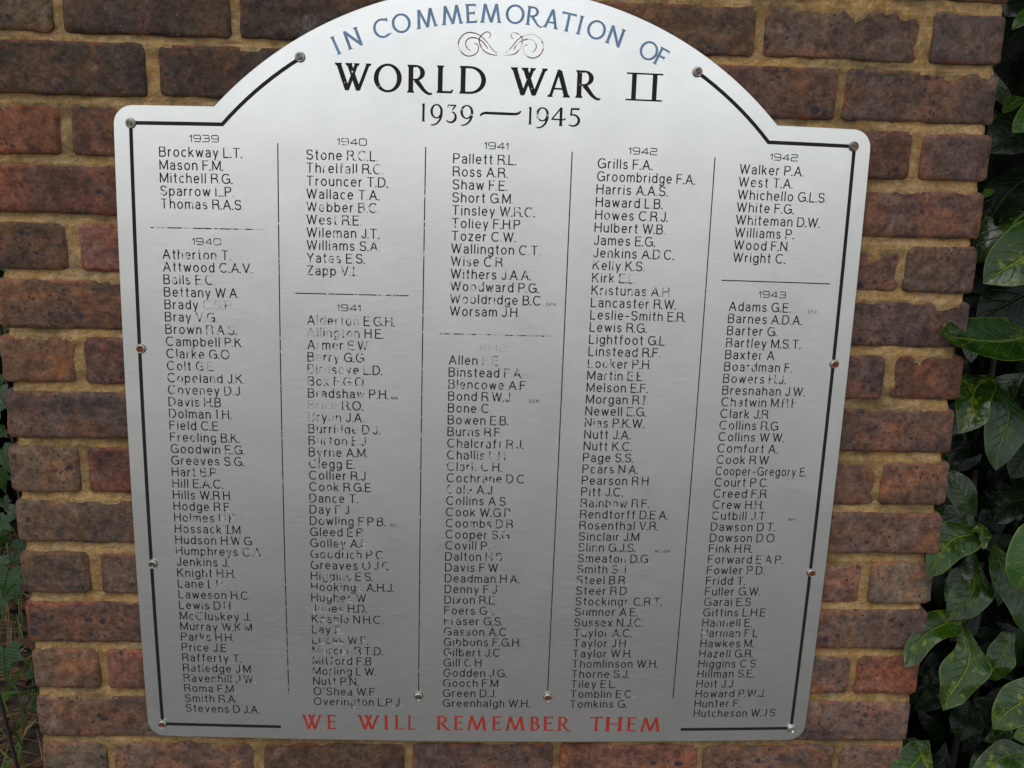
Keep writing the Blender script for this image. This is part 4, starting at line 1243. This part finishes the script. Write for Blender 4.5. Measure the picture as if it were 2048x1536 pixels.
# foreground leaves: (base px, tip px, width px, depth of base, depth of tip, material, kwargs)
ND = (0.0, -1.0, 0.35)
LV = [
 ((2130, 450), (1974, 566), 104, .10, .02, 'V', dict(nrm=(-.3, -1, .4), fold=.25, curve=.10, seed=1)),
 ((2110, 400), (1952, 520), 95, .14, .07, 'L', dict(nrm=(-.1, -.6, 1), fold=.2, seed=2)),
 ((2120, 532), (1960, 646), 104, .14, .05, 'D', dict(nrm=(-.4, -1, .2), fold=.2, seed=3)),
 ((2140, 655), (1877, 681), 92, .06, -.03, 'L', dict(nrm=(0, -.75, .75), fold=.3, curve=-.06, seed=4)),
 ((2090, 340), (1966, 452), 80, .16, .10, 'D', dict(nrm=(-.2, -.5, 1), fold=.2, seed=5)),
 ((1982, 745), (1914, 861), 64, .09, .01, 'V', dict(nrm=(-.5, -1, .3), fold=.35, wave=.25, seed=6)),
 ((1990, 762), (2001, 940), 86, .12, .03, 'L', dict(nrm=(.2, -1, .35), fold=.2, wave=.1, seed=7)),
 ((1972, 840), (1905, 930), 50, .14, .09, 'D', dict(nrm=(-.3, -.8, .6), fold=.2, wave=.3, seed=8)),
 ((1954, 1036), (1884, 940), 52, .09, .11, 'L', dict(nrm=(-.2, -1, .5), fold=.25, seed=9)),
 ((1948, 1046), (1853, 1141), 66, .09, -.02, 'V', dict(nrm=(-.2, -1, .5), fold=.2, wave=.2, seed=10)),
 ((1950, 1042), (1968, 1098), 36, .08, .04, 'V', dict(nrm=(.3, -1, .3), fold=.3, wave=.5, seed=11)),
 ((1912, 1204), (1812, 1328), 54, .08, -.03, 'V', dict(nrm=(-.2, -1, .5), fold=.3, wave=.5, seed=12)),
 ((1930, 1240), (1898, 1424), 80, .06, -.03, 'V', dict(nrm=(.1, -1, .4), fold=.25, wave=.35, seed=13)),
 ((1955, 1110), (1904, 1244), 70, .10, .02, 'L', dict(nrm=(.1, -1, .6), fold=.35, wave=.3, seed=14)),
 ((1984, 1085), (2056, 1262), 80, .08, .0, 'L', dict(nrm=(.1, -1, .4), fold=.2, wave=.15, seed=15)),
 ((2062, 1345), (1993, 1460), 78, .06, -.02, 'V', dict(nrm=(.1, -1, .4), fold=.2, wave=.1, seed=16)),
 ((1938, 1400), (1919, 1482), 62, .10, .06, 'D', dict(nrm=(0, -1, .5), fold=.25, seed=17)),
 ((1860, 1482), (1783, 1568), 62, .04, -.02, 'V', dict(nrm=(-.2, -1, .5), fold=.2, seed=18)),
 ((2072, 1492), (1930, 1560), 52, .05, .0, 'V', dict(nrm=(0, -.8, .7), fold=.3, wave=.2, seed=19)),
 ((2028, 1262), (1962, 1352), 58, .12, .07, 'V', dict(nrm=(.2, -1, .4), fold=.2, wave=.3, seed=20)),
 ((2100, 1020), (2036, 1180), 90, .02, -.03, 'B', dict(nrm=(-.4, -1, .2), fold=.2, seed=21)),
 ((2080, 20), (2026, 56), 26, .10, .06, 'B', dict(nrm=(0, -.6, 1), fold=.2, seed=22)),
 ((2085, 210), (2028, 262), 44, .08, .03, 'B', dict(nrm=(-.2, -1, .4), fold=.2, seed=23)),
 ((2060, 200), (2004, 222), 26, .10, .06, 'V', dict(nrm=(-.2, -.6, .8), fold=.2, seed=24)),
 ((2100, 250), (1980, 300), 90, .2, .14, 'D', dict(nrm=(-.1, -.8, .7), fold=.2, seed=25)),
 ((1990, 380), (1965, 394), 16, .03, .01, 'B', dict(nrm=(-.2, -.6, .8), fold=.2, seed=26)),
 ((2050, 5), (2010, 30), 40, .14, .12, 'D', dict(nrm=(-.1, -.8, .7), fold=.2, seed=27)),
 ((1905, 1330), (1842, 1396), 46, .14, .10, 'D', dict(nrm=(-.1, -.8, .8), fold=.2, wave=.3, seed=28)),
 ((1900, 1385), (1830, 1418), 36, .12, .08, 'D', dict(nrm=(-.1, -.8, .8), fold=.2, seed=29)),
 ((2010, 1530), (2044, 1430), 44, .10, .06, 'D', dict(nrm=(.1, -1, .6), fold=.2, seed=30)),
 ((2100, 1440), (2030, 1476), 40, .02, -.02, 'B', dict(nrm=(0, -1, .5), fold=.2, seed=31)),
 ((1895, 1120), (1860, 1158), 34, .14, .12, 'D', dict(nrm=(0, -1, .8), fold=.2, seed=32)),
 ((2060, 880), (2022, 955), 50, .16, .12, 'D', dict(nrm=(0, -1, .6), fold=.2, seed=33)),
 ((2075, 985), (1985, 1040), 60, .2, .16, 'D', dict(nrm=(0, -.6, .9), fold=.2, wave=.2, seed=34)),
 ((1985, 1440), (1952, 1400), 40, .2, .16, 'D', dict(nrm=(0, -1, .6), fold=.2, seed=35)),
 ((1965, 1500), (1950, 1570), 44, .12, .06, 'L', dict(nrm=(0, -1, .6), fold=.2, seed=36)),
]
MATS = {'L': M_LAUREL, 'V': M_LAUREL_Y, 'D': M_LAUREL_SHADED, 'B': M_LAUREL_LIT}
PXM = 1 / 2050.4
for (bx, by), (tx, ty), wpx, yb, yt, mk, kw in LV:
    b = px_point(bx, by, yb)
    t = px_point(tx, ty, yt)
    dist = (b - Vector(CAM)).length
    kw = dict(kw)
    nrm = kw.pop('nrm')
    leaf(shrub, 'leaf', b, t, wpx * PXM * dist * 1.0, nrm, MATS[mk], **kw)
    # petiole
lrng = random.Random(21)
def tube(pts, r0, r1, n_=6):
    vs, fs = [], []
    for k, p in enumerate(pts):
        p = Vector(p)
        a, b = Vector(pts[max(0, k - 1)]), Vector(pts[min(len(pts) - 1, k + 1)])
        d = (b - a).normalized()
        u = d.orthogonal().normalized()
        v = d.cross(u)
        r = r0 + (r1 - r0) * k / (len(pts) - 1)
        for q in range(n_):
            an = 2 * pi * q / n_
            vs.append(tuple(p + u * (r * cos(an)) + v * (r * sin(an))))
    for k in range(len(pts) - 1):
        for q in range(n_):
            a, b = k * n_ + q, k * n_ + (q + 1) % n_
            fs.append((a, b, b + n_, a + n_))
    return vs, fs
# upright stems
for k in range(9):
    x, y = 1.50 + 0.11 * k + lrng.uniform(-.03, .03), lrng.uniform(0.30, 0.55)
    pts = [Vector((x + 0.03 * sin(q * 1.3 + k), y + 0.03 * cos(q + k), GZ + q * 0.27)) for q in range(9)]
    vs, fs = tube(pts, 0.007, 0.003, 7)
    make('stem', vs, fs, M_TWIG, shrub, smooth=True, loc=(x, y, GZ))
# second rank of leaves, each its own piece
for k in range(190):
    z = lrng.uniform(GZ + 0.1, 1.55)
    edge = 1.385 if z > -0.2 else 1.4
    b = Vector((lrng.uniform(edge + 0.06, 1.95), lrng.uniform(0.10, 0.42), z))
    d = Vector((lrng.uniform(-.9, .5), lrng.uniform(-.6, .2), lrng.uniform(-1.0, .1))).normalized()
    L_ = lrng.uniform(.075, .125)
    t = b + d * L_
    if t.x < edge: t.x = edge + 0.005
    mk = lrng.choice('DDDDDDLLV' if b.y > .2 else 'DDDDLLL')
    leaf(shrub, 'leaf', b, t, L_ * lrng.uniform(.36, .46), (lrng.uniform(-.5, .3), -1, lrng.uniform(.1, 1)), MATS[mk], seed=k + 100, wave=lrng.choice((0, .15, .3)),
         fold=lrng.uniform(.1, .3), curve=lrng.uniform(0, .15), ns=10, na=2)

def foliage_mass(name, boxes, count, mat, parent, seed, lmin=.07, lmax=.13, ratio=.42, gaps=True, cores=()):
    """many small leaves spread through a volume: one object"""
    rg = random.Random(seed)
    vs, fs, ac, al = [], [], [], []
    tot = sum((b[1] - b[0]) * (b[3] - b[2]) * (b[5] - b[4]) for b in boxes)
    for bx in boxes:
        nb = int(count * (bx[1] - bx[0]) * (bx[3] - bx[2]) * (bx[5] - bx[4]) / tot)
        for _ in range(nb):
            b = Vector((rg.uniform(bx[0], bx[1]), rg.uniform(bx[2], bx[3]), rg.uniform(bx[4], bx[5])))
            if gaps and noise.noise(b * 2.2) < -0.32: continue
            d = Vector((rg.uniform(-1, 1), rg.uniform(-1, .6), rg.uniform(-1, .3))).normalized()
            L_ = rg.uniform(lmin, lmax)
            up = Vector((rg.uniform(-.6, .6), rg.uniform(-1, .2), rg.uniform(.2, 1)))
            v2, f2, a2, l2 = leaf_mesh(b, b + d * L_, L_ * ratio, up, ns=4, na=1, seed=int(b.x * 1e4) & 0xffff)
            o_ = len(vs)
            vs += v2
            fs += [tuple(o_ + q for q in f) for f in f2]
            ac += a2
            al += l2
    for (x0, x1, y0, y1, z0, z1) in cores:      # solid dark box standing for the dense twigs inside, added to block the sky
        n1, n2 = 24, 16
        o_ = len(vs)
        for j in range(n2 + 1):
            for i in range(n1 + 1):
                x, z = x0 + (x1 - x0) * i / n1, z0 + (z1 - z0) * j / n2
                vs.append((x, y0 + 0.12 * noise.noise(Vector((x * 5, 2, z * 5))), z))
                ac.append(.5); al.append(.5)
        for j in range(n2 + 1):
            for i in range(n1 + 1):
                x, z = x0 + (x1 - x0) * i / n1, z0 + (z1 - z0) * j / n2
                vs.append((x, y1 + 0.12 * noise.noise(Vector((x * 5, 7, z * 5))), z))
                ac.append(.5); al.append(.5)
        half = (n1 + 1) * (n2 + 1)
        for j in range(n2):
            for i in range(n1):
                a = o_ + j * (n1 + 1) + i
                fs.append((a, a + 1, a + n1 + 2, a + n1 + 1))
                fs.append((a + half, a + half + n1 + 1, a + half + n1 + 2, a + half + 1))
        for i in range(n1):
            for j in (0, n2):
                a = o_ + j * (n1 + 1) + i
                fs.append((a, a + 1, a + half + 1, a + half))
        for j in range(n2):
            for i in (0, n1):
                a = o_ + j * (n1 + 1) + i
                fs.append((a, a + n1 + 1, a + half + n1 + 1, a + half))
    return make(name, vs, fs, mat, parent, smooth=True, attrs={'across': ac, 'along': al})

o = foliage_mass('inner_and_shading_foliage', [(1.42, 2.9, 0.34, 1.1, GZ, 2.1), (1.40, 2.9, -0.30, 0.45, 1.40, 2.5)], 12000, M_LAUREL_SHADED, shrub, 4, cores=((1.55, 2.8, 0.72, 0.95, GZ, 2.2),))  # second box: unseen overhang, added to shade the shrub and the pier's right side
tag(o, kind='stuff')

hedge = foliage_mass('hedge', [(-1.9, 3.0, 1.9, 2.7, GZ, 2.3), (-1.9, -1.1, 0.6, 1.9, GZ, 2.0)], 15000, M_LAUREL_SHADED, None, 9, .08, .15, .5, False, ((-1.9, 3.0, 2.2, 2.4, GZ, 2.2),))
tag(hedge, 'dense dark evergreen hedge growing behind the brick pier', 'hedge', kind='stuff')

# ---- ivy on the left of the pier
ivy = empty('ivy_plant', (-0.16, 0.30, GZ))
tag(ivy, 'trailing ivy with lobed dark green leaves at the left edge of the pier', 'ivy')
def ivy_leaf(center, size, ang, nrm, seed):
    rg = random.Random(seed)
    lob = [(0, -.08), (.22, -.30), (.50, -.18), (.40, .08), (.62, .34), (.30, .38), (.16, .62), (0, 1.0)]
    out = [(x * (1 + rg.uniform(-.1, .1)), y) for x, y in lob]
    pts = [(x, y) for x, y in out] + [(-x, y) for x, y in out[-2:0:-1]]
    n0 = Vector(nrm).normalized()
    ux = n0.orthogonal().normalized()
    ux = Vector((1, 0, 0)) - n0 * n0.x
    ux.normalize()
    uy = n0.cross(ux)
    ca, sa = cos(ang), sin(ang)
    def P(x, y, h):
        X_, Y_ = x * ca - y * sa, x * sa + y * ca
        return Vector(center) + (ux * X_ + uy * Y_) * size + n0 * (h * size)
    vs = [tuple(P(0, .3, .0))]
    ac, al = [0.0], [.3]
    npt = len(pts)
    for f_, r in ((.5, .02), (1.0, .0)):
        for (x, y) in pts:
            vs.append(tuple(P(x * f_, .3 + (y - .3) * f_, r + .10 * abs(x) * f_ - .08 * (y * f_) ** 2)))
            ac.append((x * f_) / .62)
            al.append(.3 + (y - .3) * f_)
    fs = [(0, 1 + k, 1 + (k + 1) % npt) for k in range(npt)]
    fs += [(1 + k, 1 + npt + k, 1 + npt + (k + 1) % npt, 1 + (k + 1) % npt) for k in range(npt)]
    make('leaf', vs, fs, M_IVY, ivy, smooth=True, attrs={'across': ac, 'along': al}, loc=center)
IV = [(6, 920, 62, .16, 3.5), (4, 1055, 60, .14, 2.9), (20, 1165, 74, .12, 3.0), (-8, 1215, 60, .15, 3.3), (-20, 980, 60, .2, 3.0), (2, 700, 40, .1, 3.1), (-10, 830, 60, .18, 2.7), (10, 870, 34, .2, 2.5),
      (32, 1120, 34, .2, 2.8), (8, 1010, 36, .22, 3.6), (-30, 1100, 60, .2, 3.1), (-12, 640, 50, .12, 3.0), (3, 760, 30, .2, 3.2), (30, 1190, 40, .22, 3.4), (40, 1150, 26, .22, 3.0)]
for k, (x, y, s, yy, an) in enumerate(IV):
    p = px_point(x, y, yy)
    ivy_leaf(tuple(p + Vector((0, 0, s * 0.3 * PXM * 1.6))), s * PXM * 1.55 * .8, an, (0.1 * ((k % 3) - 1), -1, 0.35 + .1 * (k % 2)), k)
irng = random.Random(8)
for k in range(110):
    z = irng.uniform(GZ + .25, 1.3)
    x = irng.uniform(-.42, -.045)
    if z < 0.02: x = irng.uniform(-.6, -.2)
    ivy_leaf((x, irng.uniform(.2, .48), z), irng.uniform(.035, .055), irng.uniform(2.4, 3.9), (irng.uniform(-.3, .3), -1, irng.uniform(.1, .9)), 300 + k)
for k in range(4):
    x = -0.12 - 0.07 * k
    pts = [Vector((x + .02 * sin(q + k), .3 + .02 * cos(q * 1.4), GZ + q * .2)) for q in range(9)]
    vs, fs = tube(pts, .004, .002, 6)
    make('stem', vs, fs, M_TWIG, ivy, smooth=True, loc=(x, .3, GZ))

# ---- low growth at the foot of the pier, left
def blade_mesh(base, tip, w, bend, seed, ns=7):
    base, tip = Vector(base), Vector(tip)
    rg = random.Random(seed)
    d = tip - base
    s = d.cross(Vector((rg.uniform(-.3, .3), -1, .2))).normalized()
    vs, fs = [], []
    for i in range(ns + 1):
        t = i / ns
        c = base + d * t + Vector((0, 0, 1)) * (bend * d.length * sin(pi * t))
        ww = w / 2 * (1 - t ** 2.2) + 0.0002
        vs += [tuple(c - s * ww), tuple(c + s * ww + Vector((0, 0, w * .1)))]
    for i in range(ns):
        a = 2 * i
        fs.append((a, a + 1, a + 3, a + 2))
    return vs, fs
def stuff_blades(name, items, mat, parent=None):
    vs, fs = [], []
    for k, (b, t, w, bend) in enumerate(items):
        v2, f2 = blade_mesh(b, t, w, bend, k)
        o_ = len(vs)
        vs += v2
        fs += [tuple(o_ + q for q in f) for f in f2]
    return make(name, vs, fs, mat, parent, smooth=True)
weed = empty('grass_tuft', tuple(px_point(35, 1480, .5)))
tag(weed, 'small tuft of broad grass blades with one bristly seed head beside the pier', 'grass tuft')
def gl(p0, p1, y0, y1, wpx, bend, mat=M_GRASS, name='blade'):
    b, t = px_point(*p0, y0), px_point(*p1, y1)
    vs, fs = blade_mesh(b, t, wpx * PXM * 2.0, bend, int(p0[0] + p1[1]), 10)
    make(name, vs, fs, mat, weed, smooth=True, loc=b)
gl((-25, 1402), (58, 1384), .5, .42, 15, .04)
gl((14, 1384), (60, 1328), .5, .42, 11, .06)
gl((-10, 1412), (34, 1392), .55, .5, 9, .05)
gl((48, 1500), (20, 1448), .5, .45, 6, .05)
gl((52, 1545), (40, 1512), .5, .45, 7, .05)
gl((-5, 1560), (50, 1512), .55, .5, 8, .12)
gl((15, 1330), (17, 1205), .45, .42, 7, -.02, M_STRAW)
gl((-10, 1345), (62, 1318), .5, .42, 4, .08, M_STRAW)
gl((12, 1322), (10, 1290), .55, .5, 6, .02)
gl((34, 1290), (22, 1230), .5, .42, 3, .02, M_STRAW)
# seed head
sb, st = px_point(36, 1540, .5), px_point(46, 1462, .45)
vs, fs = tube([sb, sb.lerp(st, .5) + Vector((.003, 0, 0)), st], .0016, .0012, 6)
make('stem', vs, fs, M_GREENSTEM, weed, smooth=True, loc=sb)
he = px_point(48, 1398, .44)
items = []
rg = random.Random(2)
for k in range(90):
    t = rg.random()
    c = st.lerp(he, t * .75)
    an = rg.uniform(0, 2 * pi)
    out = Vector((cos(an), sin(an), 0)) * rg.uniform(.006, .013) + (he - st).normalized() * rg.uniform(.018, .034)
    items.append((c, c + out, .0022, 0.0))
stuff_blades('seed_head', items, M_SEED, weed)

clover = empty('broad_leaved_weed', tuple(px_point(70, 1400, .4)))
tag(clover, 'small green weed with rounded leaves tucked against the lower left of the pier', 'weed')
for k, (p0, p1, w, mk) in enumerate([((78, 1345), (45, 1356), 22, M_LAUREL), ((88, 1372), (56, 1384), 26, M_LAUREL), ((92, 1398), (60, 1412), 28, M_LAUREL), ((84, 1385), (66, 1366), 18, M_LAUREL_SHADED)]):
    b, t = px_point(*p0, .36), px_point(*p1, .34)
    leaf(clover, 'leaf', b, t, w * PXM * 1.9, (-.2, -.6, .9), mk, seed=60 + k, ns=8, na=2, curve=.05)
b = px_point(92, 1450, .36)
vs, fs = tube([b, px_point(90, 1400, .36), px_point(84, 1350, .36)], .002, .001, 6)
make('stem', vs, fs, M_GREENSTEM, clover, smooth=True, loc=b)

def floor_z(x, y):
    return GZ + 0.022 * noise.fractal(Vector((x * 4.0, y * 4.0, 1.7)), 1.0, 2.0, 4)
rg = random.Random(14)
items = []
for k in range(1500):
    x, y = rg.uniform(-1.4, .25), rg.uniform(.25, 1.9)
    z = floor_z(x, y) + rg.uniform(.002, .03)
    an = rg.uniform(0, 2 * pi)
    L_ = rg.uniform(.04, .14)
    items.append((Vector((x, y, z)), Vector((x + L_ * cos(an), y + L_ * sin(an), z + rg.uniform(-.005, .03))), rg.uniform(.0015, .004), rg.uniform(0, .15)))
tag(stuff_blades('dry_stalks', items, M_STRAW), 'brown dry stalks and needles strewn over the soil left of the pier', 'leaf litter', kind='stuff')
vs, fs, ac, al = [], [], [], []
for k in range(900):
    x, y = rg.uniform(-1.4, .3), rg.uniform(.22, 1.9)
    z = floor_z(x, y) + rg.uniform(.004, .02)
    an = rg.uniform(0, 2 * pi)
    L_ = rg.uniform(.03, .07)
    v2, f2, a2, l2 = leaf_mesh((x, y, z), (x + L_ * cos(an), y + L_ * sin(an), z + rg.uniform(0, .02)), L_ * .5, (rg.uniform(-.4, .4), rg.uniform(-.4, .4), 1), ns=5, na=1, seed=k, wave=.3)
    o_ = len(vs)
    vs += v2
    fs += [tuple(o_ + q for q in f) for f in f2]
tag(make('fallen_leaves', vs, fs, M_LITTER, None, smooth=True), 'rust brown fallen leaves lying on the soil left of the pier', 'leaf litter', kind='stuff')
items = []
for k in range(700):
    x, y = rg.uniform(-1.3, .1), rg.uniform(.3, 1.8)
    z = floor_z(x, y)
    items.append((Vector((x, y, z)), Vector((x + rg.uniform(-.05, .05), y + rg.uniform(-.05, .05), z + rg.uniform(.04, .12))), rg.uniform(.002, .005), rg.uniform(0, .2)))
tag(stuff_blades('sparse_grass', items, M_GRASS), 'thin green grass growing through the litter left of the pier', 'grass', kind='stuff')

# ---- a straw caught under the plate
def wallpt(px, py, y): return px_point(px, py, y)
pts = [wallpt(962, 1483, -.010), wallpt(974, 1492, -.008), wallpt(980, 1500, -.006), wallpt(985, 1518, -.005), wallpt(988, 1545, -.004), wallpt(986, 1570, -.003)]
vs, fs = tube(pts, .0005, .0004, 5)
so = make('dry_straw', vs, fs, M_STRAW, None, smooth=True, loc=pts[0])
tag(so, 'thin pale straw hanging from the bottom edge of the plaque over the bricks', 'straw')
